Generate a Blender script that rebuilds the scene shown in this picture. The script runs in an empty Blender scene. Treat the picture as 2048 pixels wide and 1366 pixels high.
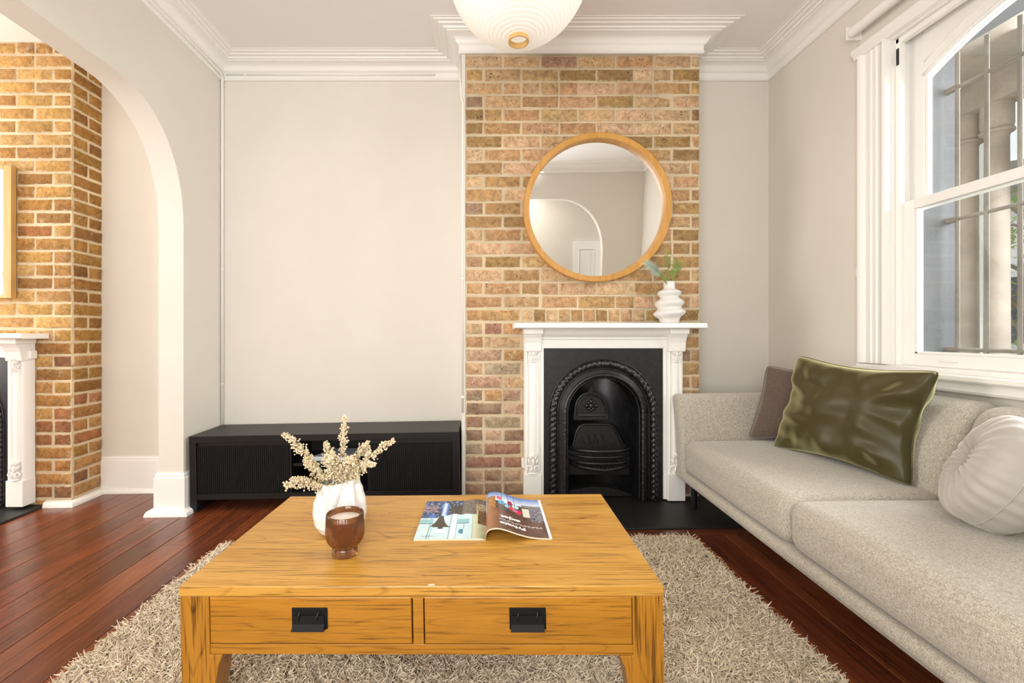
import bpy, bmesh, math, random
import numpy as np
from mathutils import Vector, Matrix, noise as mnoise

# ------------------------------------------------------------------ camera, world, lights, exposure
scene = bpy.context.scene
COL = scene.collection
FPX, PU, PV, CAMZ = 910.0, 957.0, 668.0, 1.1
cam_d = bpy.data.cameras.new('camera')
cam_d.sensor_width = 36.0
cam_d.lens = FPX / 2048.0 * 36.0
cam_d.shift_x = (1024.0 - PU) / 2048.0
cam_d.shift_y = -(683.0 - PV) / 2048.0
cam_d.clip_start = 0.02
cam = bpy.data.objects.new('camera', cam_d)
COL.objects.link(cam)
cam.location = (0, 0, CAMZ)
cam.rotation_euler = (math.radians(90), 0, 0)
scene.camera = cam

world = bpy.data.worlds.new('world')
scene.world = world
world.use_nodes = True
wn = world.node_tree.nodes
bg = wn['Background']
bg.inputs['Color'].default_value = (0.93, 0.97, 1.0, 1)
bg.inputs['Strength'].default_value = 0.95

def area_light(name, loc, target, sx, sy, power, color=(1, 1, 1)):
    d = bpy.data.lights.new(name, 'AREA')
    d.shape = 'RECTANGLE'
    d.size, d.size_y = sx, sy
    d.energy = power
    d.color = color
    o = bpy.data.objects.new(name, d)
    COL.objects.link(o)
    o.location = loc
    o.rotation_euler = (Vector(target) - Vector(loc)).to_track_quat('-Z', 'Y').to_euler()
    return o

# daylight outside the sash window, and added unseen fill lights in the hall and left room
area_light('window_daylight', (3.45, 1.55, 2.2), (1.85, 1.50, 1.05), 2.0, 1.7, 185, (0.97, 0.985, 1.0))
area_light('hall_fill', (-0.55, -0.96, 1.45), (-0.45, 1.5, 2.5), 1.4, 1.9, 80, (0.985, 0.99, 1.0))  # added unseen fill behind the camera, for surfaces facing it
area_light('hall_top_fill', (0.4, -1.55, 2.9), (0.5, -1.6, 0.0), 1.6, 0.5, 22, (1.0, 0.97, 0.92))  # added unseen lamp that brightens the hall in the mirror
area_light('left_room_fill', (-3.5, -0.7, 1.6), (-3.3, 3.0, 1.5), 2.4, 2.2, 18, (1.0, 0.94, 0.85))  # added unseen fill in the left room, no window behind it
area_light('side_room_fill', (-5.1, 2.0, 1.75), (1.0, 1.7, 1.75), 1.7, 2.0, 108, (1.0, 0.97, 0.93))  # added unseen fill through the left arch onto right wall and ceiling

scene.view_settings.view_transform = 'Standard'
scene.view_settings.look = 'None'
scene.view_settings.gamma = 1.0
scene.view_settings.use_curve_mapping = False
scene.view_settings.exposure = 0.19

SLOPE = 0.018
TILT = -math.atan(SLOPE)
def zf(x):
    return SLOPE * (x + 1.8)

def P(u, v, Y):
    """photo pixel at depth Y -> world point"""
    return Vector(((u - PU) * Y / FPX, Y, CAMZ - (v - PV) * Y / FPX))

# ------------------------------------------------------------------ helpers
def lin(c):
    if isinstance(c, str):
        c = c.lstrip('#')
        c = [int(c[i:i + 2], 16) / 255 for i in (0, 2, 4)]
    return tuple(x / 12.92 if x <= 0.04045 else ((x + 0.055) / 1.055) ** 2.4 for x in c)

def tag(o, label=None, cat=None, group=None, kind=None):
    if label: o['label'] = label
    if cat: o['category'] = cat
    if group: o['group'] = group
    if kind: o['kind'] = kind
    return o

def empty(name, loc=(0, 0, 0), rot=(0, 0, 0), **kw):
    o = bpy.data.objects.new(name, None)
    o.empty_display_size = 0.05
    COL.objects.link(o)
    o.location = loc
    o.rotation_euler = rot
    return tag(o, **kw)

def link(name, me, parent=None):
    o = bpy.data.objects.new(name, me)
    COL.objects.link(o)
    if parent is not None:
        o.parent = parent
    return o

class MB:
    def __init__(self):
        self.v, self.f = [], []
    def add(self, verts, faces):
        n = len(self.v)
        self.v += [tuple(p) for p in verts]
        self.f += [tuple(i + n for i in q) for q in faces]
        return self
    def box(self, x0, x1, y0, y1, z0, z1):
        vs = [(x, y, z) for x in (x0, x1) for y in (y0, y1) for z in (z0, z1)]
        return self.add(vs, [(0, 1, 3, 2), (4, 6, 7, 5), (0, 4, 5, 1), (2, 3, 7, 6), (0, 2, 6, 4), (1, 5, 7, 3)])
    def prism(self, poly, a, b, axis='y'):
        """2D polygon extruded a..b along axis. axis y: poly=(x,z); x: poly=(y,z); z: poly=(x,y)"""
        def pt(p, t):
            return {'y': (p[0], t, p[1]), 'x': (t, p[0], p[1]), 'z': (p[0], p[1], t)}[axis]
        n = len(poly)
        vs = [pt(p, a) for p in poly] + [pt(p, b) for p in poly]
        fs = [tuple(range(n)), tuple(range(2 * n - 1, n - 1, -1))]
        fs += [(i, (i + 1) % n, n + (i + 1) % n, n + i) for i in range(n)]
        return self.add(vs, fs)
    def lathe(self, prof, n=32, c=(0, 0, 0), fn=None, cap=True):
        vs = []
        for k, (r, z) in enumerate(prof):
            for i in range(n):
                a = 2 * math.pi * i / n
                rr = r * (fn(a, z) if fn else 1)
                vs.append((c[0] + rr * math.cos(a), c[1] + rr * math.sin(a), c[2] + z))
        fs = [(k * n + i, k * n + (i + 1) % n, (k + 1) * n + (i + 1) % n, (k + 1) * n + i)
              for k in range(len(prof) - 1) for i in range(n)]
        if cap:
            fs.append(tuple(range(n - 1, -1, -1)))
            m = (len(prof) - 1) * n
            fs.append(tuple(range(m, m + n)))
        return self.add(vs, fs)
    def tube(self, pts, r, n=8, closed=False, rfn=None, cap=True):
        pts = [Vector(p) for p in pts]
        m = len(pts)
        vs = []
        up = None
        for i, p in enumerate(pts):
            if closed:
                t = pts[(i + 1) % m] - pts[i - 1]
            else:
                t = pts[min(i + 1, m - 1)] - pts[max(i - 1, 0)]
            t.normalize()
            if up is None:
                up = Vector((0, 0, 1)) if abs(t.z) < 0.9 else Vector((0, 1, 0))
            b = t.cross(up).normalized()
            up = b.cross(t).normalized()
            rad = r[i] if isinstance(r, (list, tuple)) else r
            for k in range(n):
                a = 2 * math.pi * k / n
                rr = rad * (rfn(i, a) if rfn else 1)
                vs.append(p + (b * math.cos(a) + up * math.sin(a)) * rr)
        fs = []
        for i in range(m if closed else m - 1):
            j = (i + 1) % m
            for k in range(n):
                fs.append((i * n + k, i * n + (k + 1) % n, j * n + (k + 1) % n, j * n + k))
        if cap and not closed:
            fs.append(tuple(range(n - 1, -1, -1)))
            fs.append(tuple(range((m - 1) * n, m * n)))
        return self.add(vs, fs)
    def sweep(self, path, prof, closed=False):
        """profile (offset from wall line, z) along plan path (x,y); interior on the right of travel"""
        m = len(path)
        pts = [Vector((p[0], p[1])) for p in path]
        offs = []
        for i in range(m):
            ds = []
            if closed or i > 0:
                ds.append((pts[i] - pts[i - 1]).normalized())
            if closed or i < m - 1:
                ds.append((pts[(i + 1) % m] - pts[i]).normalized())
            ns = [Vector((d.y, -d.x)) for d in ds]
            if len(ns) == 1:
                offs.append(ns[0])
            else:
                offs.append((ns[0] + ns[1]) / (1 + ns[0].dot(ns[1])))
        k = len(prof)
        vs = [(pts[i].x + offs[i].x * p, pts[i].y + offs[i].y * p, z) for i in range(m) for p, z in prof]
        fs = []
        for i in range(m if closed else m - 1):
            j = (i + 1) % m
            for a in range(k - 1):
                fs.append((i * k + a, i * k + a + 1, j * k + a + 1, j * k + a))
        if not closed:
            fs.append(tuple(range(k)))
            fs.append(tuple(range((m - 1) * k + k - 1, (m - 1) * k - 1, -1)))
        return self.add(vs, fs)
    def grid(self, fn, nu, nv, wrap_u=False):
        vs = [fn(i / nu, j / nv) for j in range(nv + 1) for i in range(nu if wrap_u else nu + 1)]
        w = nu if wrap_u else nu + 1
        fs = [(j * w + i, j * w + (i + 1) % w, (j + 1) * w + (i + 1) % w, (j + 1) * w + i)
              for j in range(nv) for i in range(nu)]
        return self.add(vs, fs)
    def mesh(self, name, mat=None, smooth=False, bevel=0, seg=2, angle=30, doubles=False, recalc=True):
        me = bpy.data.meshes.new(name)
        me.from_pydata(self.v, [], self.f)
        if bevel or recalc or doubles:
            bm = bmesh.new()
            bm.from_mesh(me)
            if doubles:
                bmesh.ops.remove_doubles(bm, verts=bm.verts, dist=1e-5)
            if recalc:
                bmesh.ops.recalc_face_normals(bm, faces=bm.faces)
            if bevel:
                ed = [e for e in bm.edges if len(e.link_faces) == 2 and e.calc_face_angle(0) > math.radians(angle)]
                bmesh.ops.bevel(bm, geom=ed, offset=bevel, segments=seg, affect='EDGES', profile=0.5, clamp_overlap=True)
            bm.to_mesh(me)
            bm.free()
        if mat:
            me.materials.append(mat)
        if smooth:
            me.shade_smooth()
            if smooth is not True:
                me.set_sharp_from_angle(angle=math.radians(smooth))
        return me
    def build(self, name, mat, parent=None, **kw):
        return link(name, self.mesh(name, mat, **kw), parent)

def rbox(h, r, n=10, crown=0.0, fn=None):
    """rounded box centred at 0, half sizes h, edge radius r; fn deforms points"""
    mb = MB()
    def coords(half):
        t = min(0.95, r / half)
        e = [-1, -1 + t * 0.12, -1 + t * 0.35, -1 + t * 0.65, -1 + t]
        mid = [(-1 + t) + (2 - 2 * t) * k / n for k in range(1, n)]
        return e + mid + [-x for x in reversed(e)]
    for ax in range(3):
        a, b = [(1, 2), (0, 2), (0, 1)][ax]
        ca, cb = coords(h[a]), coords(h[b])
        for s in (-1, 1):
            def f(i, j):
                p = [0, 0, 0]
                p[ax], p[a], p[b] = s, ca[i], cb[j]
                q = Vector((p[0] * h[0], p[1] * h[1], p[2] * h[2]))
                core = Vector([max(-(h[k] - r), min(h[k] - r, q[k])) for k in range(3)])
                d = q - core
                if d.length > 1e-9:
                    # project onto the rounded edge
                    q = core + d.normalized() * r
                if crown:
                    x, y = p[0], p[1]
                    q.z += crown * max(0, 1 - x * x) * max(0, 1 - y * y) * (1 if q.z > 0 else 0.0)
                return fn(q) if fn else q
            nu, nv = len(ca), len(cb)
            vs = [f(i, j) for j in range(nv) for i in range(nu)]
            fs = [(j * nu + i, j * nu + i + 1, (j + 1) * nu + i + 1, (j + 1) * nu + i) for j in range(nv - 1) for i in range(nu - 1)]
            mb.add(vs, fs)
    return mb

# ------------------------------------------------------------------ materials
class NT:
    def __init__(self, name):
        self.m = bpy.data.materials.new(name)
        self.m.use_nodes = True
        self.t = self.m.node_tree
        self.n = self.t.nodes
        self.p = self.n['Principled BSDF']
        self.out = self.n['Material Output']
    def node(self, typ, **kw):
        nd = self.n.new(typ)
        for k, v in kw.items():
            if hasattr(nd, k) and k not in nd.inputs:
                setattr(nd, k, v)
            else:
                nd.inputs[k].default_value = v
        return nd
    def l(self, a, b):
        self.t.links.new(a, b)
    def coord(self, kind='Object', scale=(1, 1, 1), rot=(0, 0, 0)):
        if kind == 'World':
            src = self.node('ShaderNodeNewGeometry').outputs['Position']
        else:
            src = self.node('ShaderNodeTexCoord').outputs[kind]
        mp = self.node('ShaderNodeMapping')
        mp.inputs['Scale'].default_value = scale
        mp.inputs['Rotation'].default_value = rot
        self.l(src, mp.inputs['Vector'])
        return mp.outputs['Vector']
    def noise(self, vec, scale=5, detail=4, rough=0.6, dist=0.0):
        nd = self.node('ShaderNodeTexNoise')
        nd.inputs['Scale'].default_value = scale
        nd.inputs['Detail'].default_value = detail
        nd.inputs['Roughness'].default_value = rough
        nd.inputs['Distortion'].default_value = dist
        self.l(vec, nd.inputs['Vector'])
        return nd.outputs['Fac']
    def ramp(self, fac, stops):
        r = self.node('ShaderNodeValToRGB')
        el = r.color_ramp.elements
        while len(el) < len(stops):
            el.new(0.5)
        for e, (pos, c) in zip(el, stops):
            e.position = pos
            e.color = (c, c, c, 1) if isinstance(c, (int, float)) else tuple(c) + (1,)
        self.l(fac, r.inputs['Fac'])
        return r.outputs['Color']
    def mix(self, fac, a, b, mode='MIX'):
        m = self.node('ShaderNodeMix', data_type='RGBA', blend_type=mode)
        for sock, val in ((m.inputs[0], fac), (m.inputs[6], a), (m.inputs[7], b)):
            if hasattr(val, 'is_output'):
                self.l(val, sock)
            elif isinstance(val, (int, float)):
                sock.default_value = val
            else:
                sock.default_value = tuple(val) + (1,)
        return m.outputs[2]
    def bump(self, h, strength=0.3, dist=0.01):
        b = self.node('ShaderNodeBump')
        b.inputs['Strength'].default_value = strength
        b.inputs['Distance'].default_value = dist
        self.l(h, b.inputs['Height'])
        self.l(b.outputs['Normal'], self.p.inputs['Normal'])
    def base(self, c):
        if hasattr(c, 'is_output'):
            self.l(c, self.p.inputs['Base Color'])
        else:
            self.p.inputs['Base Color'].default_value = tuple(c) + (1,)
    def set(self, **kw):
        for k, v in kw.items():
            self.p.inputs[k.replace('_', ' ')].default_value = v
        return self

def mat_paint(name, col, rough=0.55, var=0.03, bump=0.05):
    t = NT(name)
    v = t.coord('World')
    c = lin(col)
    n = t.noise(v, 2.5, 5)
    t.base(t.mix(t.ramp(n, [(0.35, 0.0), (0.7, 1.0)]), [x * (1 - var) for x in c], [min(1, x * (1 + var)) for x in c]))
    t.set(Roughness=rough)
    t.bump(t.noise(v, 60, 4), bump, 0.002)
    return t.m

def mat_plain(name, col, rough=0.5, metal=0.0, **kw):
    t = NT(name)
    t.base(lin(col))
    t.set(Roughness=rough, Metallic=metal, **kw)
    v = t.coord('Object')
    t.bump(t.noise(v, 40, 3), 0.03, 0.002)
    return t.m

def mat_wood(name, light, mid, dark, axis='x', rough=0.4, pores=0.55, scale=1.0, objcol=False):
    t = NT(name)
    st = {'x': (0.9, 9, 9), 'y': (9, 0.9, 9), 'z': (9, 9, 0.9)}[axis]
    sp = {'x': (5, 170, 170), 'y': (170, 5, 170), 'z': (170, 170, 5)}[axis]
    sr = {'x': (0.7, 4.5, 4.5), 'y': (4.5, 0.7, 4.5), 'z': (4.5, 4.5, 0.7)}[axis]
    kind = 'World' if objcol else 'Object'
    v1 = t.coord(kind, [s * scale for s in st])
    v2 = t.coord(kind, [s * scale for s in sp])
    v3 = t.coord(kind, [s * scale for s in sr])
    n1 = t.noise(v1, 1.6, 5, 0.6, 0.8)
    col = t.mix(t.ramp(n1, [(0.3, 0.0), (0.72, 1.0)]), lin(mid), lin(light))
    # cathedral figure: contour lines of a slow stretched noise
    fig = t.noise(v3, 1.0, 2, 0.5, 0.3)
    mul = t.node('ShaderNodeMath', operation='MULTIPLY')
    t.l(fig, mul.inputs[0]); mul.inputs[1].default_value = 22.0
    fr = t.node('ShaderNodeMath', operation='FRACT')
    t.l(mul.outputs[0], fr.inputs[0])
    line = t.ramp(fr.outputs[0], [(0.0, 0.6), (0.06, 0.0), (0.90, 0.0), (1.0, 0.6)])
    n2 = t.noise(v2, 1.0, 3, 0.6)
    pore = t.ramp(n2, [(0.53, 0.0), (0.64, 1.0)])
    msk = t.mix(0.5, line, pore, 'ADD') if False else t.mix(1.0, t.mix(1.0, line, t.ramp(n1, [(0.3, 1.0), (0.7, 0.25)]), 'MULTIPLY'), t.mix(1.0, pore, [0.75] * 3, 'MULTIPLY'), 'ADD')
    msk = t.mix(1.0, msk, [pores] * 3, 'MULTIPLY')
    col = t.mix(msk, col, lin(dark))
    if objcol:
        oi = t.node('ShaderNodeObjectInfo')
        col = t.mix(1.0, col, oi.outputs['Color'], 'MULTIPLY')
    t.base(col)
    t.set(Roughness=rough)
    t.bump(n2, 0.12, 0.002)
    return t.m

def mat_fabric(name, a, b, scale=380.0, rough=0.95, sheen=0.3, bump=0.5):
    """heathered weave: two crossed stretched yarn noises plus a fine grain"""
    t = NT(name)
    n = t.noise(t.coord('Object'), scale, 2, 0.6)
    ya = t.noise(t.coord('Object', (420, 70, 420)), 1.0, 3, 0.65)
    yb = t.noise(t.coord('Object', (90, 420, 90)), 1.0, 3, 0.65)
    f = t.mix(0.45, t.mix(0.5, ya, yb), n)
    t.base(t.mix(t.ramp(f, [(0.42, 0.0), (0.58, 1.0)]), lin(a), lin(b)))
    t.set(Roughness=rough)
    t.p.inputs['Sheen Weight'].default_value = sheen
    t.bump(f, bump, 0.0015)
    return t.m

M = {}
M['wall'] = mat_paint('wall_paint_cream', '#dfd9ce', 0.6, 0.02)
M['ceiling'] = mat_paint('ceiling_paint', '#eeebe7', 0.7, 0.01)
M['trim'] = mat_paint('trim_paint_white', '#f2efe9', 0.4, 0.01, 0.02)
M['white_gloss'] = mat_paint('mantel_paint_white', '#f3f0ea', 0.35, 0.008, 0.02)
M['mortar'] = mat_paint('lime_mortar', '#d2bf9f', 0.95, 0.18, 0.9)

def mat_brick():
    t = NT('sandstock_brick')
    v = t.coord('World')
    oi = t.node('ShaderNodeObjectInfo')
    n1 = t.noise(v, 26, 8, 0.72, 0.6)
    c = t.mix(t.ramp(n1, [(0.36, 0.0), (0.64, 1.0)]), t.mix(1.0, oi.outputs['Color'], [0.66, 0.60, 0.53], 'MULTIPLY'),
              t.mix(1.0, oi.outputs['Color'], [1.22, 1.22, 1.20], 'MULTIPLY'))
    nb_ = t.noise(t.coord('World', (1, 1, 2.2)), 9, 3, 0.5)
    c = t.mix(t.ramp(nb_, [(0.42, 0.0), (0.72, 0.4)]), c, t.mix(1.0, c, [1.10, 0.92, 0.78], 'MULTIPLY'))
    # smoke and damp stains
    ns_ = t.noise(v, 10, 6, 0.7)
    c = t.mix(t.ramp(ns_, [(0.56, 0.0), (0.74, 0.6)]), c, lin('#6f5636'))
    # smeared lime
    n2 = t.noise(v, 11, 7, 0.75)
    c = t.mix(t.ramp(n2, [(0.57, 0.0), (0.72, 0.62)]), c, lin('#dccbab'))
    # hairline cracks and drag marks
    n5 = t.noise(t.coord('World', (1, 1, 1.6)), 34, 4, 0.6, 1.6)
    ab = t.node('ShaderNodeMath', operation='SUBTRACT'); t.l(n5, ab.inputs[0]); ab.inputs[1].default_value = 0.5
    ab2 = t.node('ShaderNodeMath', operation='ABSOLUTE'); t.l(ab.outputs[0], ab2.inputs[0])
    c = t.mix(t.ramp(ab2.outputs[0], [(0.0, 0.42), (0.022, 0.0)]), c, lin('#6b4c2e'))
    # burnt specks
    n3 = t.noise(v, 85, 3, 0.5)
    n4 = t.noise(v, 6, 2, 0.5)
    sp = t.mix(1.0, t.ramp(n3, [(0.62, 0.0), (0.68, 1.0)]), t.ramp(n4, [(0.4, 0.12), (0.65, 0.95)]), 'MULTIPLY')
    c = t.mix(sp, c, lin('#3d2f23'))
    # eroded edges smeared with lime
    g = t.node('ShaderNodeTexCoord'); sx_ = t.node('ShaderNodeSeparateXYZ'); t.l(g.outputs['Generated'], sx_.inputs[0])
    ne = t.noise(v, 38, 5, 0.7)
    def edge(sock, amp):
        a1 = t.node('ShaderNodeMath', operation='SUBTRACT'); t.l(sock, a1.inputs[0]); a1.inputs[1].default_value = 0.5
        a2 = t.node('ShaderNodeMath', operation='ABSOLUTE'); t.l(a1.outputs[0], a2.inputs[0])
        a3 = t.node('ShaderNodeMath', operation='MULTIPLY_ADD'); t.l(ne, a3.inputs[0]); a3.inputs[1].default_value = amp; t.l(a2.outputs[0], a3.inputs[2])
        return a3.outputs[0]
    mz = t.ramp(edge(sx_.outputs['Z'], 0.42), [(0.60, 0.0), (0.70, 0.85)])
    mx_ = t.ramp(edge(sx_.outputs['X'], 0.16), [(0.545, 0.0), (0.585, 0.85)])
    c = t.mix(t.mix(1.0, mz, mx_, 'LIGHTEN'), c, lin('#d3c0a0'))
    t.base(c)
    t.set(Roughness=0.92)
    t.bump(t.mix(0.5, n1, t.noise(v, 110, 5, 0.75)), 0.9, 0.007)
    return t.m
M['brick'] = mat_brick()
# ------------------------------------------------------------------ more materials
M['floor'] = mat_wood('jarrah_board', '#8a4a2b', '#60301c', '#240e07', 'y', 0.25, 0.6, 0.8, objcol=True)
M['floor_x'] = mat_wood('jarrah_border_board', '#6c361f', '#4c2213', '#220d07', 'x', 0.3, 0.5, 0.8, objcol=True)
M['subfloor'] = mat_plain('subfloor_dark', '#1c0f0a', 0.9)
M['oak'] = mat_wood('golden_oak_x', '#cc9a48', '#b5802c', '#5f3c10', 'x', 0.33, 0.85)
M['oak_front'] = mat_wood('golden_oak_front', '#b87e26', '#9c6617', '#452808', 'x', 0.36, 0.7)
M['oak_leg'] = mat_wood('golden_oak_z', '#b87e26', '#9c6617', '#452808', 'z', 0.36, 0.95)
M['ash_black'] = mat_wood('black_ash', '#1c1a19', '#151312', '#080707', 'x', 0.42, 0.6)
M['black_lacquer'] = mat_plain('black_flute', '#171616', 0.45)
M['handle_black'] = mat_plain('blackened_brass', '#100e0d', 0.6)
M['handle_black'].node_tree.nodes['Principled BSDF'].inputs['Specular IOR Level'].default_value = 0.25
for _k in ('ash_black', 'black_lacquer'):
    M[_k].node_tree.nodes['Principled BSDF'].inputs['Specular IOR Level'].default_value = 0.32
M['black_inside'] = mat_plain('black_cabinet_inside', '#0c0c0d', 0.35)
M['frame_oak'] = mat_wood('mirror_frame_oak', '#cf9c50', '#b98236', '#7a4c18', 'z', 0.45, 0.3, 1.5)
M['pale_oak'] = mat_wood('picture_frame_oak', '#d2ab6d', '#bd9250', '#8a6430', 'z', 0.5, 0.3)
M['iron'] = None
M['steel_bar'] = mat_paint('weathered_iron_bar', '#6d655c', 0.8, 0.25, 0.5)
M['render_grey'] = mat_paint('exterior_render_grey', '#5d5f63', 0.9, 0.12, 0.5)
M['render_taupe'] = mat_paint('exterior_taupe', '#8a8177', 0.9, 0.2, 0.5)
M['ext_white'] = mat_paint('exterior_white', '#e6e6e2', 0.8, 0.05, 0.2)
M['ground'] = mat_paint('concrete_path', '#a8a39a', 0.9, 0.1, 0.4)
M['door'] = mat_paint('door_white', '#f5f3ef', 0.4, 0.01, 0.03)
M['cable'] = mat_plain('cable_white', '#e9e5dc', 0.45)

def mat_iron():
    t = NT('cast_iron_black')
    v = t.coord('World')
    n = t.noise(v, 30, 5)
    t.base(t.mix(t.ramp(n, [(0.4, 0.0), (0.75, 1.0)]), lin('#141414'), lin('#26262a')))
    t.set(Roughness=0.34)
    t.p.inputs['Specular IOR Level'].default_value = 0.6
    t.bump(t.noise(v, 120, 4), 0.25, 0.002)
    return t.m
M['iron'] = mat_iron()
def mat_hearth():
    t = NT('black_hearth_slate')
    v = t.coord('World')
    n = t.noise(v, 60, 5, 0.7)
    n2 = t.noise(v, 130, 2, 0.5)
    c = t.mix(t.ramp(n, [(0.4, 0.0), (0.8, 1.0)]), lin('#121211'), lin('#2a2826'))
    c = t.mix(t.ramp(n2, [(0.72, 0.0), (0.76, 0.7)]), c, lin('#9a958c'))
    t.base(c)
    t.set(Roughness=0.5)
    t.bump(n, 0.4, 0.004)
    return t.m
M['hearth'] = mat_hearth()
def mat_glass():
    t = NT('dusty_window_glass')
    v = t.coord('World')
    tr = t.node('ShaderNodeBsdfTransparent')
    tr.inputs['Color'].default_value = (0.97, 0.98, 0.97, 1)
    df = t.node('ShaderNodeBsdfDiffuse')
    df.inputs['Color'].default_value = lin('#b9b2a4') + (1,)
    gl = t.node('ShaderNodeBsdfGlossy')
    gl.inputs['Roughness'].default_value = 0.02
    n = t.noise(v, 220, 3, 0.7)
    n2 = t.noise(v, 6, 3, 0.6)
    d = t.mix(1.0, t.ramp(n, [(0.5, 0.02), (0.75, 0.5)]), t.ramp(n2, [(0.35, 0.1), (0.7, 0.6)]), 'MULTIPLY')
    m1 = t.node('ShaderNodeMixShader')
    t.l(d, m1.inputs[0]); t.l(tr.outputs[0], m1.inputs[1]); t.l(df.outputs[0], m1.inputs[2])
    fr = t.node('ShaderNodeFresnel'); fr.inputs['IOR'].default_value = 1.25
    m2 = t.node('ShaderNodeMixShader')
    t.l(fr.outputs[0], m2.inputs[0]); t.l(m1.outputs[0], m2.inputs[1]); t.l(gl.outputs[0], m2.inputs[2])
    t.l(m2.outputs[0], t.out.inputs['Surface'])
    return t.m
M['glass'] = mat_glass()

# ------------------------------------------------------------------ the room shell
XL, XR, YB, YN, ZC = -1.807, 2.04, 3.2, -0.8, 3.0      # left/right wall, alcove wall, wall behind, ceiling
XL2 = -1.96                                            # far face of the left wall
XLL = -5.2                                             # far wall of the left room
BX0, BX1, BY = -0.086, 1.407, 2.89                     # brick face of the chimney breast
LX1, LY = -2.643, 2.955                                # left room breast corner and face

def arch_pts(x_in, x_out, z0, ztop, b, n=14):
    """quarter superellipse from the jamb (x_out, z0) to the flat head (x_in, ztop)"""
    pts = []
    a = x_out - x_in
    for k in range(n + 1):
        t = math.pi / 2 * k / n
        c, s = math.cos(t), math.sin(t)
        e = 2 / 2.15
        pts.append((x_in + a * (abs(c) ** e), (ztop - b) + b * (abs(s) ** e)))
    return pts

def struct(mb, name, mat, parent=None, **kw):
    o = mb.build(name, mat, parent, **kw)
    if parent is None:
        o['kind'] = 'structure'
    return o

# floor: dark base with individual boards on it (the old house floor rises slightly to the right)
fl = MB()
fl.add([(x, y, zf(x) - d) for d in (0.018, 0.12) for x in (XLL, XR + 0.1) for y in (-2.4, YB + 0.1)],
       [(0, 1, 3, 2), (4, 6, 7, 5), (0, 4, 5, 1), (2, 3, 7, 6), (0, 2, 6, 4), (1, 5, 7, 3)])
floor = struct(fl, 'floor', M['subfloor'])
BW = 0.139
bmb = MB()
w, t_ = BW / 2 - 0.0012, 0.018
prof = [(-w, -t_), (-w, -0.0015), (-w + 0.0018, 0), (w - 0.0018, 0), (w, -0.0015), (w, -t_)]
bmb.prism(prof, -0.5, 0.5, 'y')
board_me = bmb.mesh('floor_board', M['floor'])
rng = random.Random(4)
nb = int((XR + 0.05 - XLL) / BW) + 1
for k in range(nb):
    x = -1.504 + (k - int((-1.504 - XLL) / BW)) * BW + BW / 2
    if x > XR or x < XLL:
        continue
    cuts = [-0.85]
    if x < -0.4 and x > -3.4:
        j = rng.choice([None, None, 0.9, 1.5, 2.35, 2.0])
        if abs(x + 1.57) < 0.07: j = 2.36
        if j: cuts.append(j)
    cuts.append(YB)
    for a, b in zip(cuts[:-1], cuts[1:]):
        o = link('floor_board', board_me, floor)
        o.location = (x, (a + b) / 2, zf(x))
        o.rotation_euler = (0, TILT, 0)
        o.scale = (1, (b - a) - 0.0015, 1)
        s = rng.uniform(0.62, 1.38)
        o.color = (s, s * rng.uniform(0.88, 1.05), s * rng.uniform(0.85, 1.05), 1)

struct(MB().box(XLL - 0.1, XR + 0.45, -2.4, YB + 0.1, ZC, ZC + 0.12), 'ceiling', M['ceiling'])

# alcove wall behind the chimney breast and on through the left room
struct(MB().box(XLL - 0.1, XR + 0.4, YB, YB + 0.1, -0.3, ZC), 'wall_back', M['wall'])
# left wall with its arch
poly = [(YB, -0.3), (YB, ZC), (YN, ZC), (YN, -0.3), (0.25, -0.3)]
near = [(0.25 + 2.787 - y, z) for y, z in arch_pts(2.257, 2.787, 1.75, 2.415, 0.665)]
poly += [(0.25, 1.75)] + near[1:]
far = list(reversed(arch_pts(2.257, 2.787, 1.75, 2.415, 0.665)))
poly += far + [(2.787, -0.3)]
struct(MB().prism(poly, XL2, XL, 'x'), 'wall_left', M['wall'], smooth=25)
# wall behind the photographer with the hall arch (seen in the mirror)
poly = [(XL2, -0.3), (XL2, ZC), (XR + 0.1, ZC), (XR + 0.1, -0.3), (1.50, -0.3)]
poly += arch_pts(0.85, 1.50, 1.80, 2.53, 0.73)
poly += [(-1.3 + 1.50 - x, z) for x, z in reversed(arch_pts(0.85, 1.50, 1.80, 2.53, 0.73))] + [(-1.3, -0.3)]
struct(MB().prism(poly, YN - 0.14, YN, 'y'), 'wall_front', M['wall'], smooth=25)
struct(MB().box(-3.0, 3.2, -2.32, -2.2, -0.3, ZC), 'wall_hall', M['wall'])
struct(MB().box(3.1, 3.2, -2.2, YN - 0.14, -0.3, ZC), 'wall_hall_end', M['wall'])
struct(MB().box(-3.0, -2.9, -2.2, YN - 0.14, -0.3, ZC), 'wall_hall_side', M['wall'])
struct(MB().box(XLL - 0.1, XLL, YN - 0.1, YB, -0.3, ZC), 'wall_left_room', M['wall'])
struct(MB().box(XLL, XL2, YN - 0.1, YN, -0.3, ZC), 'wall_left_front', M['wall'])
# right wall with the window opening
WY0, WY1, WZ0, WZ1, WT = 1.10, 2.262, 0.93, 2.565, 0.34
rw = MB()
rw.box(XR, XR + WT, YN - 0.1, WY0, -0.3, ZC)
rw.box(XR, XR + WT, WY1, YB, -0.3, ZC)
rw.box(XR, XR + WT, WY0, WY1, -0.3, WZ0)
rw.box(XR, XR + WT, WY0, WY1, WZ1, ZC)
struct(rw, 'wall_right', M['wall'])

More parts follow.
